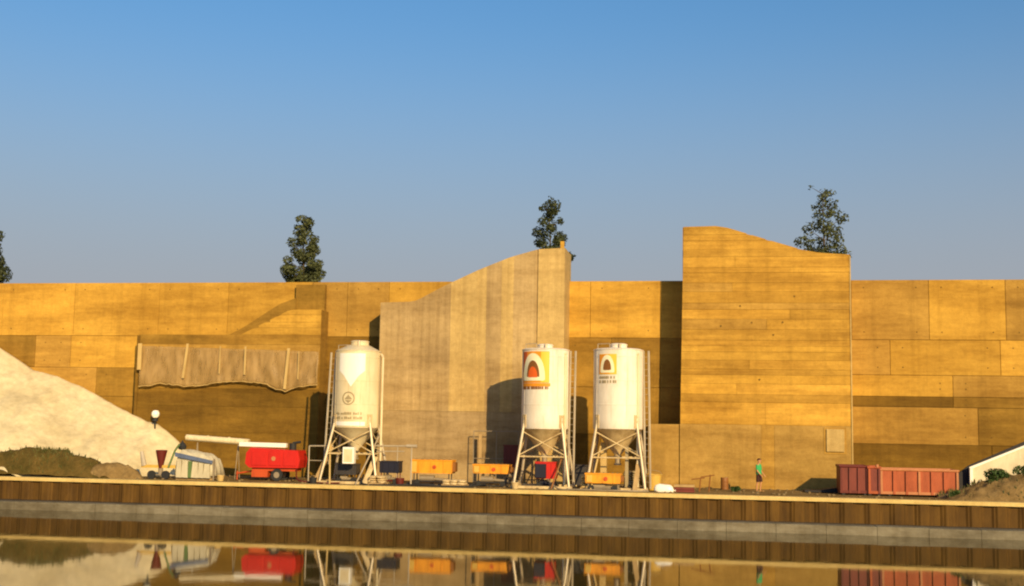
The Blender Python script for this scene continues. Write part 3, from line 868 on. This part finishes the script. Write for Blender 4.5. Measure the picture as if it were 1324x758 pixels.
def obox(*a, **k): return pump(*a, **k)
obox('mixing_pump', -15.6, 3.5, 2.35, 2.32, 3.06, .95, 'orange', 'wide orange mixing pump on a dark frame right of the cream silo', 'pump', 'orange mixing pumps')
obox('mixing_pump', -12.25, 3.5, 2.0, 2.38, 2.88, .95, 'orange', 'flat orange mixing pump just left of the middle silo', 'pump', 'orange mixing pumps')
obox('mixing_pump', -5.95, 1.75, 1.85, 2.08, 2.60, .85, 'orange', 'orange mixing pump in front of the silo with the small logo', 'pump', 'orange mixing pumps', frame='galvdark')

# pallets, bags, tubs, hoses between the silos
def bag_pallet(x, y, n, label, mat, seed, cols=2):
    t = thing('bag_pallet', (x, y, Q), label, 'pallet', 'pallets of bags')
    pb = MB(); W = .42 * cols
    for yy in (-.45, 0, .45): pb.box(-W / 2 - .02, W / 2 + .02, yy - .05, yy + .05, 0, .1)
    for k in range(6): pb.box(-W / 2 - .02, W / 2 + .02, -.5 + k * .17, -.38 + k * .17, .102, .125)
    pb.build('pallet', 'wood', t)
    rr = random.Random(seed)
    me = [sack(.22, .48, .10, seed + k).mesh('bag', mat, True) for k in range(2)]
    for lv in range(n):
        for c in range(cols):
            o = link('bag', me[(lv + c) % 2], t, (-W / 2 + .21 + c * .42 + rr.uniform(-.03, .03), rr.uniform(-.04, .04), .125 + lv * .125))
            o.rotation_euler.z = rr.uniform(-.08, .08)
    return t
def sack(hw, hd, hh, seed):
    bm = bmesh.new(); bmesh.ops.create_icosphere(bm, subdivisions=3, radius=1)
    for q in bm.verts:
        c = q.co; p = .55
        c.x = math.copysign(abs(c.x) ** p, c.x) * hw; c.y = math.copysign(abs(c.y) ** p, c.y) * hd
        c.z = max(-.35, c.z) * hh + .35 * hh + noise.noise(Vector((c.x * 3, c.y * 3, seed))) * hh * .3
    bm.verts.index_update(); mb = MB().add([q.co[:] for q in bm.verts], [[q.index for q in ff.verts] for ff in bm.faces]); bm.free(); return mb
bag_pallet(-6.75, 2.2, 5, 'tan bags stacked on a pallet in the gap between the two white silos', 'hem', 3)
bag_pallet(-18.2, 1.6, 3, 'low pallet of dusty bags at the right foot of the cream silo', 'cone', 5)
bag_pallet(-14.0, 2.0, 2, 'flat pallet with two layers of bags between the two orange pumps', 'cone', 7, 3)
bag_pallet(-4.6, 3.6, 7, 'tall pallet of grey bags behind the right silo', 'print', 9)
def tub(x, y, r, h, mat, label):
    t = thing('mortar_tub', (x, y, Q), label, 'tub', 'tubs and buckets on the quay')
    MB().lathe([(r * .8, 0), (r, h - .04), (r * 1.08, h - .04), (r * 1.08, h), (r * .95, h), (r * .78, .03)], 20).build('tub_body', mat, t, True)
    hm = MB(); hm.path([(r * cos(pi * k / 8), 0, h + r * .5 * sin(pi * k / 8)) for k in range(9)], .012, 5); hm.build('handle', 'galvdark', t)
tub(-3.4, 3.4, .42, .85, 'yellow', 'big yellowish tub behind the white sack')
tub(-21.8, 1.4, .2, .32, 'rubber', 'black bucket left of the cream silo legs')
tub(-10.6, 1.3, .2, .34, 'cone', 'pale bucket at the left foot of the middle silo')
tub(-16.95, 1.5, .24, .4, 'darkred', 'dark red bucket under the right rail of the cream silo')
tub(-27.2, 1.5, .2, .32, 'hem', 'pale bucket beside the tarpaulin stack')
def hose(name, pts, r, mat, label):
    sm = []
    P_ = [Vector(p) for p in pts]
    for i in range(len(P_) - 1):
        a, b, c, d = P_[max(0, i - 1)], P_[i], P_[i + 1], P_[min(len(P_) - 1, i + 2)]
        for k in range(6):
            u = k / 6
            sm.append(.5 * (2 * b + (c - a) * u + (2 * a - 5 * b + 4 * c - d) * u * u + (3 * b - a - 3 * c + d) * u ** 3))
    sm.append(P_[-1])
    mb = MB().path(sm, r, 7); tag(mb.build(name, mat, None, True), label, 'hose')
z = Q + .05
hose('hose', [(-19.2, 2.2, Q + .5), (-18.9, 1.2, z), (-17.3, .95, z), (-16.5, 1.5, z), (-15.2, 1.1, z), (-13.2, 1.4, z), (-12.4, 2.6, z + .1)], .05, 'rubber', 'black hose winding along the ground below the wide orange pump')
hose('hose', [(-9.0, 2.2, Q + .5), (-8.3, 1.4, z), (-7.4, 1.1, z), (-6.3, 1.0, z), (-4.8, .95, z), (-3.6, 1.3, z), (-4.1, 2.2, z)], .045, 'galvdark', 'grey hose lying between the feet of the white silos')
hose('hose', [(-23.3, 2.9, Q + .7), (-22.9, 2.0, z + .1), (-22.0, 1.8, z), (-21.0, 1.2, z), (-20.2, 2.0, z)], .04, 'darkred', 'dark red hose from the red compressor to the cream silo')
t = thing('waste_bin', (-7.45, 4.6, Q), 'dark wheeled bin in the shade between the two white silos', 'bin')
MB().prism([(-.28, .12), (.28, .12), (.36, 1.15), (-.36, 1.15)], -.35, .35).build('bin_body', 'darksteel', t)
MB().cbox(-.4, .4, -.4, .42, 1.152, 1.24, .02).build('lid', 'darksteel', t)
for k in (-.25, .25): MB().tube((k - .04, .3, .11), (k + .04, .3, .11), .11, 12).build('wheel', 'rubber', t, True)

def leaning(name, p0, p1, r, mat, label, flat=False):
    t = thing(name, (p0[0], p0[1], Q), label, 'board' if flat else 'pole', 'boards and poles leaning round the silos')
    d = Vector(p1) - Vector(p0)
    mb = MB()
    if flat:
        n = Vector((-d.z, 0, d.x)).normalized() * r
        v = [(k * n.x + e * d.x, e * d.y + yy, k * n.z + e * d.z) for e in (0, 1) for k in (-1, 1) for yy in (0, .03)]
        mb.add(v, [(0, 1, 3, 2), (4, 6, 7, 5), (0, 4, 5, 1), (2, 3, 7, 6), (0, 2, 6, 4), (1, 5, 7, 3)])
    else: mb.tube((0, 0, 0), d, r, 8)
    mb.build('shaft' if not flat else 'plank', mat, t, not flat)
leaning('board', (-21.9, 1.9, 0), (-21.2, 2.6, 2.0), .12, 'wood', 'weathered board leaning on the left legs of the cream silo', True)
leaning('board', (-18.9, 1.3, 0), (-18.6, 2.4, 1.5), .14, 'cone', 'pale board leaning on the right front leg of the cream silo', True)
leaning('pole', (-20.8, 1.2, 0), (-21.3, 2.6, 2.4), .05, 'hem', 'yellowish pole leaning inside the left legs of the cream silo')
leaning('pole', (-19.4, 1.4, 0), (-18.5, 2.6, 2.6), .05, 'galvdark', 'dull steel pole leaning inside the right legs of the cream silo')
leaning('pole', (-8.7, 1.4, 0), (-8.1, 2.6, 2.2), .045, 'barrel', 'rusty brown pole leaning on the middle silo')
leaning('board', (-4.3, 1.5, 0), (-4.1, 2.5, 1.9), .12, 'wood', 'weathered board leaning on the front leg of the rightmost silo', True)
leaning('pole', (-6.6, 1.3, 0), (-6.2, 2.5, 2.3), .05, 'hem', 'yellowish pole leaning on the left leg of the rightmost silo')

# thin tube gate and a dark red compressor in the shade on the sloping block
g = thing('tube_railing', (-12.7, 6.8, Q), 'thin dark tube railing in front of the sloping block', 'railing')
MB().tube((-1.3, 0, 2.97), (1.35, 0, 2.99), .028, 6).build('top_rail', 'galvdark', g, True)
for x in (-1.3, .05, 1.35): MB().tube((x, 0, 0), (x, 0, 2.96), .028, 6).build('post', 'galvdark', g, True)
MB().tube((-1.3, 0, 1.4), (1.35, 0, 1.42), .02, 6).build('mid_rail', 'galvdark', g, True)
MB().box(-1.0, -.82, .05, .10, 0, 2.8).build('board', 'wood', g)  # tan board takes the place of the lit strip beside the shadow
t = pump('compressor', -11.75, 6.75, .8, 2.6, 3.9, .7, 'darkred', 'dark red machine in the shade behind the railing', 'compressor')

# ------------------------------------------------------------------ left side machines and clutter
t = thing('compressor', (-24.8, 3.5, Q), 'bright red wheeled compressor with a black exhaust on top', 'compressor')
bb = MB().prism([(-1.55, .95), (-1.3, .72), (1.6, .75), (1.68, 1.2), (1.55, 1.72), (-1.25, 1.85), (-1.5, 1.55)], -.65, .65)
bb.build('body', 'red', t)
for x0, x1 in ((-1.15, -.25), (-.15, .62), (.72, 1.5)):
    MB().cbox(x0, x1, -.69, -.64, .86, 1.62, .012).build('side_panel', 'red', t)
MB().tube((1.05, -.1, 1.7), (1.05, -.1, 2.12), .2, 12).tube((1.05, -.1, 2.12), (1.5, -.1, 2.2), .07, 8).build('exhaust', 'rubber', t, True)
MB().box(-1.2, -.25, -.5, .5, .2, .55).box(-1.2, 1.4, -.45, .45, .55, .74).build('chassis', 'redorange', t)
for sy in (-.62, .5):
    w_ = MB().tube((.33, sy, .34), (.33, sy + .14, .34), .34, 20).build('wheel', 'rubber', t, True)
    MB().tube((.33, sy - .01, .34), (.33, sy + .15, .34), .17, 14).build('rim', 'galvdark', w_, True)
MB().tube((-1.4, 0, .5), (-2.3, 0, .35), .05, 8).tube((-2.25, 0, .0), (-2.25, 0, .5), .04, 8).build('drawbar', 'redorange', t, True)
MB().tube((.15, -.7, 1.25), (.15, -.72, 1.25), .13, 12).build('badge', 'salmonlight', t, True)

b = thing('plank', (-25.55, 3.55, Q), 'white plank lying along the top of the red compressor', 'plank')
MB().cbox(-1.45, 1.35, -.15, .2, 1.87, 2.12, .02).build('board', 'brightwhite', b); b.rotation_euler.y = R(.6)
b = thing('conveyor_tube', (-28.6, 4.1, Q), 'long cream pipe on trestles between the tarpaulin stack and the red compressor', 'pipe')
MB().tube((-1.9, 0, 2.32), (1.95, 0, 2.12), .18, 14).build('pipe', 'cream', b, True)
for x in (-1.2, 1.3):
    MB().tube((x, -.35, 0), (x, 0, 2.05), .03, 6).tube((x, .35, 0), (x, 0, 2.05), .03, 6).build('trestle', 'galvdark', b, True)
for x in (-.6, .7): MB().tube((x, 0, 2.24 - x * .052), (x + .06, 0, 2.237 - x * .052), .2, 14).build('pipe_collar', 'cream', b, True)

t = thing('covered_stack', (-28.9, 2.5, Q), 'pallet stack draped in a white tarpaulin with a blue stripe', 'covered stack')
nx, ny = 30, 14; v, f = [], []
for i in range(nx + 1):
    for j in range(ny + 1):
        u, w = -1 + 2 * i / nx, -1 + 2 * j / ny
        x = u * 1.18; y = w * .8
        e = max(abs(u) ** 12, abs(w) ** 7)
        h = (1.72 - .42 * (u + 1) / 2 - .35 * max(0, u - .5)) * (1 - .86 * e) + .06 * sin(u * 9 + w * 3) * e + .05 * sin(w * 11 + u * 7)
        v.append((x * (1 + .05 * e * sin(w * 8)), y * (1 + .08 * e * sin(u * 10)), max(.25, h)))
for i in range(nx):
    for j in range(ny):
        a = i * (ny + 1) + j; f.append((a, a + ny + 1, a + ny + 2, a + 1))
o = MB().add(v, f).build('tarpaulin', 'tarp', t, True); md = o.modifiers.new('thickness', 'SOLIDIFY'); md.thickness = .02
MB().prism([(-1.12, 1.28), (1.1, .92), (1.1, 1.10), (-1.12, 1.52)], -.86, -.80).build('blue_stripe', 'tarpblue', t)
for x, a in ((-.85, .16), (-.5, .2), (-.2, .12), (.1, .2), (.45, .16), (.8, .2)):
    MB().prism([(x - a, .14), (x + a, .12), (x + a * .8, 1.0 - x * .12), (x - a * .7, 1.02 - x * .12)], -.86 - a * .12, -.72).build('tarpaulin_fold', 'tarp' if x not in (-.2,) else 'green', t)
for z in (.0,):
    pb = MB()
    for yy in (-.6, 0, .6): pb.box(-1.1, 1.1, yy - .06, yy + .06, 0, .1)
    for k in range(8): pb.box(-1.1 + k * .3, -.97 + k * .3, -.7, .7, .1, .13)
    pb.build('pallet', 'wood', t)
MB().cbox(-1.0, 1.0, -.65, .65, .13, .9, .04).build('load', 'hem', t)
MB().lathe([(.02, 1.62), (.2, 1.68), (.24, 1.85), (.15, 2.0), (.07, 2.06), (.02, 2.18)], 14, -1.05, -.1).build('bundle', 'rubber', t, True)
MB().box(1.12, 1.2, -.75, -.66, 0, 1.2).build('corner_post', 'galvdark', t)

t = thing('mortar_mixer', (-31.0, 2.0, Q), 'small wheeled mixer with a red funnel on a yellow drawbar', 'mixer')
MB().lathe([(.10, .55), (.14, .72), (.31, 1.52), (.33, 1.6), (.28, 1.62)], 20).build('funnel', 'darkred', t, True)
MB().box(-1.15, .95, -.08, .08, .62, .78).build('drawbar', 'yellow', t)
for sx in (-.42, .42): MB().tube((sx, -.3, .24), (sx, -.18, .24), .24, 18).build('wheel', 'rubber', t, True)
MB().tube((-.42, -.2, .24), (.42, -.2, .24), .04, 8).tube((0, 0, .2), (0, 0, .6), .14, 10).build('axle', 'galvdark', t, True)
MB().path([(.55, -.2, .65), (.85, -.1, 1.6), (1.1, -.1, 1.95)], .06, 8).build('handle', 'green', t, True)
MB().tube((-1.0, 0, .7), (-1.25, .1, 1.5), .16, 10, .1).build('mud_guard', 'galv', t, True)

t = thing('globe_lamp', (-34.4, 8.0, Q - .05), 'white round lamp globe on a dark post sticking up from the sand', 'lamp')
MB().lathe([(.03, 3.46), (.15, 3.5), (.23, 3.61), (.25, 3.72), (.23, 3.83), (.15, 3.93), (.03, 3.96)], 20).build('globe', 'brightwhite', t, True)
MB().tube((0, 0, 0), (0, 0, 3.3), .05, 8).tube((0, 0, 3.28), (0, 0, 3.43), .19, 14, .14).build('post', 'rubber', t, True)

# ------------------------------------------------------------------ right side: small things, skips, ramp
t = thing('cement_sack', (-2.8, 2.0, Q), 'white slumped sack on the quay edge right of the silos', 'sack')
sack(.52, .35, .30, 1).build('sack_body', 'brightwhite', t, True)
MB().box(.48, .62, -.2, .2, .06, .12).build('tied_end', 'white', t)
t = thing('timber_stack', (-1.75, 2.3, Q), 'small stack of dark timbers on the ground right of the white sack', 'timber')
rr = random.Random(2)
for k in range(3):
    for j in range(3):
        MB().cbox(-.52 + rr.uniform(-.05, .05), .5 + rr.uniform(-.05, .05), -.3 + j * .2, -.14 + j * .2, .002 + k * .13, .12 + k * .13, .01).build('timber', 'maroon' if k < 2 else 'wood', t)
for x, y, h, lb in ((-.98, 3.0, .75, 'thin rusty stake leaning beside the timber stack'), (-.48, 3.2, .9, 'thin rusty stake with a crosspiece, nearer the drum')):
    t = thing('stake', (x, y, Q), lb, 'stake', 'rusty stakes')
    MB().tube((0, 0, 0), (.08, 0, h), .035, 6).build('shaft', 'barrel', t, True)
    MB().tube((-.42, 0, h * .85), (.3, 0, h * .98), .03, 6).build('crosspiece', 'barrel', t, True)
t = thing('steel_drum', (.36, 6.0, Q), 'small brown steel drum standing near the person', 'drum')
MB().lathe([(.19, 0), (.21, .01), (.21, .2), (.225, .21), (.225, .23), (.21, .24), (.21, .42), (.225, .43), (.225, .45), (.21, .46), (.21, .64), (.2, .66), (.03, .655)], 20).build('drum_body', 'barrel', t, True)
MB().lathe([(.04, .655), (.04, .68)], 10, .1, -.05).build('bung', 'galvdark', t, True)

# bushes built of leaf quads
def leaf_cloud(blobs, n, size, seed, inner=.35):
    rr = random.Random(seed); vs, fs = [], []
    tot = sum(b[3] * b[4] * b[5] for b in blobs)
    for bx, by, bz, rx, ry, rz in blobs:
        for _ in range(int(n * rx * ry * rz / tot)):
            while True:
                p = Vector((rr.uniform(-1, 1), rr.uniform(-1, 1), rr.uniform(-1, 1)))
                if inner < p.length < 1: break
            c = Vector((bx + p.x * rx, by + p.y * ry, bz + p.z * rz))
            d = (p + Vector((rr.uniform(-.8, .8), rr.uniform(-.8, .8), rr.uniform(-.4, .9)))).normalized()
            u = d.orthogonal().normalized(); u.rotate(Matrix.Rotation(rr.uniform(0, 6.28), 3, d)); w = d.cross(u)
            s = size * rr.uniform(.6, 1.35); k = len(vs)
            vs += [c - u * s, c + w * s * .5, c + u * s, c - w * s * .5]
            fs.append((k, k + 1, k + 2, k + 3))
    return MB().add([v_[:] for v_ in vs], fs)
for x, y, z, s, lb in ((14.25, 2.6, 2.25, 1.0, 'round green bush on the right earth mound below the white ramp'), (15.9, 2.9, 2.7, 1.2, 'bigger bush cut by the right edge of the photo'), (11.75, 2.0, 1.75, .38, 'small weedy bush at the right end of the red skips'), (.95, 4.2, Q, .30, 'tiny dark green weed tuft beside the brown drum')):
    t = thing('bush', (x, y, z), lb, 'bush', 'bushes on the quay')
    rr = random.Random(int(x * 10)); bl = []
    for k in range(9): bl.append((rr.uniform(-.65, .65) * s, rr.uniform(-.4, .4) * s, (.25 + rr.uniform(0, .55)) * s, .32 * s, .3 * s, .28 * s))
    leaf_cloud(bl, int(1500 * max(.35, s)), .075, int(x * 7), .2).build('foliage', 'bushleaf', t)
    sm = MB()
    for q in bl: sm.tube((q[0] * .15, q[1] * .15, -.15), q[:3], .02 * s + .006, 5, .006)
    sm.build('stem', 'bark', t)

def skip(x, y, w, d, h, mat, rim, ribs, label, name='skip'):
    t = thing(name, (x, y, Q), label, 'skip', 'open steel skips')
    sh_ = MB()
    sh_.box(-w / 2, w / 2, -d / 2, -d / 2 + .05, .1, h); sh_.box(-w / 2, w / 2, d / 2 - .05, d / 2, .1, h)
    sh_.box(-w / 2, -w / 2 + .05, -d / 2 + .051, d / 2 - .051, .1, h); sh_.box(w / 2 - .05, w / 2, -d / 2 + .051, d / 2 - .051, .1, h)
    sh_.box(-w / 2 + .051, w / 2 - .051, -d / 2 + .051, d / 2 - .051, .1, .16)
    sh_.build('shell', mat, t)
    rb = MB()
    for sy in (-1, 1): rb.tube((-w / 2 - .04, sy * d / 2, h), (w / 2 + .04, sy * d / 2, h), .065, 8)
    for sx in (-1, 1): rb.tube((sx * w / 2, -d / 2, h), (sx * w / 2, d / 2, h), .06, 8)
    rb.build('rim', rim, t, True)
    for k in range(ribs):
        xx = -w / 2 + .06 + (w - .12) * k / (ribs - 1)
        MB().prism([(xx - .06, .1), (xx + .06, .1), (xx + .05, h - .06), (xx - .05, h - .06)], -d / 2 - .09, -d / 2 + .01).build('rib', rim if k % 3 == 0 else mat, t)
    MB().box(-w / 2 + .02, w / 2 - .02, -d / 2 - .06, -d / 2 - .004, .1, .24).build('bottom_rail', rim, t)
    for sx in (-1, 1):
        MB().tube((sx * w * .38, -d / 2 - .02, .09), (sx * w * .38, -d / 2 + .2, .09), .09, 10).build('roller', 'rubber', t, True)
    return t
skip(7.05, 4.6, 1.45, 2.0, 1.48, 'maroon', 'darkred', 4, 'dark maroon skip, leftmost of the red skips')
t = skip(8.05, 4.3, .62, 1.6, 1.46, 'maroon', 'salmon', 2, 'narrow dull red skip between the maroon and the salmon skip')
MB().tube((.15, -.8, 1.46), (.15, -.8, 1.62), .09, 10).build('lifting_lug', 'salmonlight', t, True)
skip(10.3, 4.5, 3.9, 2.0, 1.36, 'salmon', 'salmonlight', 7, 'long faded salmon red skip with a pale rim, rightmost of the skips')
t = thing('steel_plate', (5.6, 5.6, Q), 'dark steel plate lying on the ground left of the maroon skip', 'plate')
MB().cbox(-1.0, .75, -.6, .6, .02, .13, .01).build('plate_sheet', 'black', t)
MB().prism([(-.2, .132), (.7, .132), (.7, .3)], -.5, .5).build('plate_upstand', 'black', t)

t = thing('white_ramp', (13.35, 6.0, Q), 'white sloping ramp wall at the right edge with a black sheet for shade behind it', 'ramp')
MB().prism([(0, -.05), (7, -.05), (7, 4.5), (2.74, 2.69), (0, 1.48)], 0, .45).build('ramp_wall', 'rampwall', t)
MB().prism([(-.75, .0), (7, .0), (7, 4.68), (2.74, 2.86), (-.02, 1.58), (-.62, 1.10)], .452, .62).build('black_plate_shade', 'black', t)  # black sheet standing in for the shadow behind the ramp's left end
MB().prism([(-.07, 1.46), (.02, 1.42), (2.74, 2.62), (7, 4.43), (7, 4.53), (2.74, 2.72), (-.07, 1.52)], -.06, .02).build('coping', 'brightwhite', t)
MB().box(-.05, .10, -.05, .2, -.05, 1.42).build('end_post', 'brightwhite', t)

# ------------------------------------------------------------------ trees on the terrace
def tree(x, y, base, h, w, label, leaves, seed, mat, clumps, sparse=1.0, pointed=.5, stray=None):
    t = thing('tree', (x, y, base), label, 'tree', 'young trees along the top of the wall')
    rr = random.Random(seed)
    tk = MB(); pts = [Vector((0, 0, -.1))]
    for k in range(1, 7): pts.append(Vector((rr.uniform(-.06, .06), rr.uniform(-.06, .06), h * .93 * k / 6)))
    for k in range(6): tk.tube(pts[k], pts[k + 1], .10 * (1 - k / 6.6), 8, .10 * (1 - (k + 1) / 6.6))
    blobs = []
    for k in range(clumps):
        q = ((k + .5) / clumps) ** 1.1
        z = h * (.16 + .80 * q)
        env = w / 2 * .85 * (1 - .72 * max(0, (q - .25) / .75) ** (1.3 + pointed)) * (.75 + .25 * min(1, q / .2))
        a = k * 2.4 + rr.uniform(-.5, .5); rad = env * rr.uniform(.2, 1.0)
        s = rr.uniform(.40, .62) * (1.15 - .45 * q) * w / 3.0 * sparse
        c = (rad * cos(a), rad * sin(a), z + rr.uniform(-.1, .1))
        blobs.append((*c, s, s, s * rr.uniform(.7, 1.0)))
        tk.tube((0, 0, max(.3, z - rad * .55 - .1)), c, .032, 5, .01)
    if stray:
        blobs.append((*stray, .24, .24, .17)); tk.tube((0, 0, stray[2] - .45), stray, .03, 5, .01)
    blobs.append((0, 0, h * .97, .16 * w / 2.6, .16 * w / 2.6, .28))
    tk.build('trunk', 'bark', t, True)
    leaf_cloud(blobs, leaves, .11, seed, .1).build('crown', mat, t)
    return t
tree(-49.55, 13, 13.35, 4.7, 3.3, 'dark bushy tree cut by the left edge of the photo', 4000, 5, 'leaf', 30)
tree(-26.95, 13, 13.35, 5.25, 3.0, 'dense bushy tree above the stepped block', 5800, 11, 'leaf_pale', 34, .95, .8)
tree(-10.55, 13, 13.35, 6.3, 3.25, 'tree rising behind the sloping block, with one low stray branch', 4800, 17, 'leaf', 28, .85, .2, (1.5, -.3, 2.35))
tree(6.45, 13, 13.35, 6.5, 4.1, 'thin sparse tree peeking over the tall layered block', 4200, 29, 'leaf_pale', 30, .84, .2, (-.7, 0, 6.6))

# ------------------------------------------------------------------ person
def person(x, y, rz):
    t = thing('person', (x, y, Q), 'person in a green shirt and dark shorts standing below the tall block', 'person', rz=rz)
    V, E_, Rd = [], [], []
    def add(p, r, parent=None):
        V.append(p); Rd.append(r)
        if parent is not None: E_.append((parent, len(V) - 1))
        return len(V) - 1
    pel = add((0, 0, .96), (.135, .11))
    wa = add((0, .01, 1.10), (.125, .10), pel); ch = add((0, .01, 1.28), (.16, .115), wa); up = add((0, .02, 1.42), (.13, .09), ch)
    nk = add((0, .0, 1.51), (.055, .055), up); hd0 = add((0, -.015, 1.57), (.07, .08), nk); hd1 = add((0, -.02, 1.66), (.078, .098), hd0); add((0, -.01, 1.74), (.06, .075), hd1)
    for s in (-1, 1):
        hp_ = add((s * .09, 0, .90), (.085, .09), pel); kn = add((s * .10, -.02 - .05 * s, .50), (.055, .058), hp_)
        cf = add((s * .10, .02 - .06 * s, .34), (.052, .056), kn)
        an = add((s * .10, .03 - .05 * s, .09), (.036, .04), cf); he = add((s * .10, .02 - .05 * s, .045), (.038, .04), an); add((s * .11, -.14 - .05 * s, .03), (.036, .026), he)
        sh_ = add((s * .185, .02, 1.41), (.058, .058), up); el = add((s * .225, -.01, 1.12), (.040, .042), sh_); wr = add((s * .20, -.17, .93), (.027, .029), el)
        pm_ = add((s * .195, -.225, .885), (.030, .034), wr)
        for k, (dx, ln) in enumerate(((-.024, .075), (-.008, .085), (.008, .080), (.024, .062))):
            a = add((s * .195 + dx, -.262, .852), (.009, .009), pm_); b_ = add((s * .195 + dx, -.262 - ln * .35, .852 - ln * .55), (.0085, .0085), a)
            add((s * .195 + dx, -.262 - ln * .2, .852 - ln), (.0075, .0075), b_)
        th = add((s * .195 - s * .036, -.22, .875), (.011, .011), pm_); add((s * .195 - s * .052, -.25, .84), (.009, .009), th)
    me = bpy.data.meshes.new('body'); me.from_pydata(V, E_, []); me.materials.append(M['skin'])
    o = link('body', me, t)
    sk = o.modifiers.new('skin', 'SKIN'); sk.use_smooth_shade = True
    for i, d in enumerate(me.skin_vertices[0].data):
        d.radius = Rd[i]; d.use_root = (i == 0)
    ss = o.modifiers.new('smooth', 'SUBSURF'); ss.levels = 2; ss.render_levels = 2
    def oval(prof, n=20):
        mb = MB(); v, f = [], []
        for (cx, cy, z, rx, ry) in prof: v += [(cx + rx * cos(2 * pi * i / n), cy + ry * sin(2 * pi * i / n), z) for i in range(n)]
        for k in range(len(prof) - 1): f += [(k * n + i, k * n + (i + 1) % n, (k + 1) * n + (i + 1) % n, (k + 1) * n + i) for i in range(n)]
        return mb.add(v, f)
    mb = oval([(0, .0, .93, .185, .15), (0, .01, 1.0, .18, .145), (0, .01, 1.12, .17, .14), (0, .01, 1.28, .195, .15), (0, .02, 1.40, .19, .125), (0, .02, 1.465, .12, .095), (0, .01, 1.50, .07, .07)])
    for s in (-1, 1):
        mb.tube((s * .165, .02, 1.43), (s * .225, .0, 1.17), .078, 14, .066)
    o = mb.build('shirt', 'shirt', t, True)
    mb = oval([(0, 0, .80, .18, .135), (0, 0, .93, .178, .142), (0, 0, 1.0, .17, .136)])
    for s in (-1, 1): mb.tube((s * .09, 0, .90), (s * .105, -.02 - .045 * s, .53), .105, 14, .092)
    mb.build('shorts', 'shorts', t, True)
    mb = MB(); v, f = [], []
    bm = bmesh.new(); bmesh.ops.create_icosphere(bm, subdivisions=3, radius=1)
    bmesh.ops.delete(bm, geom=[q for q in bm.verts if q.co.z < -.15 and q.co.y < .35 or q.co.z < -.6 or (q.co.y < -.72 and q.co.z < .45)], context='VERTS')
    bm.verts.index_update()
    mb.add([(q.co.x * .088, q.co.y * .112 - .01, q.co.z * .095 + 1.695) for q in bm.verts], [[q.index for q in ff.verts] for ff in bm.faces]); bm.free()
    mb.build('hair', 'hair', t, True)
    MB().prism([(-.012, 1.645), (.012, 1.645), (.006, 1.69), (-.006, 1.69)], -.145, -.10).build('nose', 'skin', t)
    for s in (-1, 1):
        MB().lathe([(.004, 1.684), (.011, 1.69), (.011, 1.697), (.004, 1.703)], 8, s * .033, -.103).build('eye', 'rubber', t, True)
        MB().lathe([(.006, 1.63), (.018, 1.645), (.02, 1.675), (.008, 1.69)], 8, s * .083, -.005).build('ear', 'skin', t, True)
        yy = -.05 * s
        MB().cbox(s * .10 - .045, s * .10 + .05, -.19 + yy, .075 + yy, .0, .075, .02).build('shoe', 'shoe', t)
    MB().box(-.024, .024, -.116, -.108, 1.606, 1.614).build('mouth', 'darkred', t)
    return t
person(2.18, 4.6, R(62))
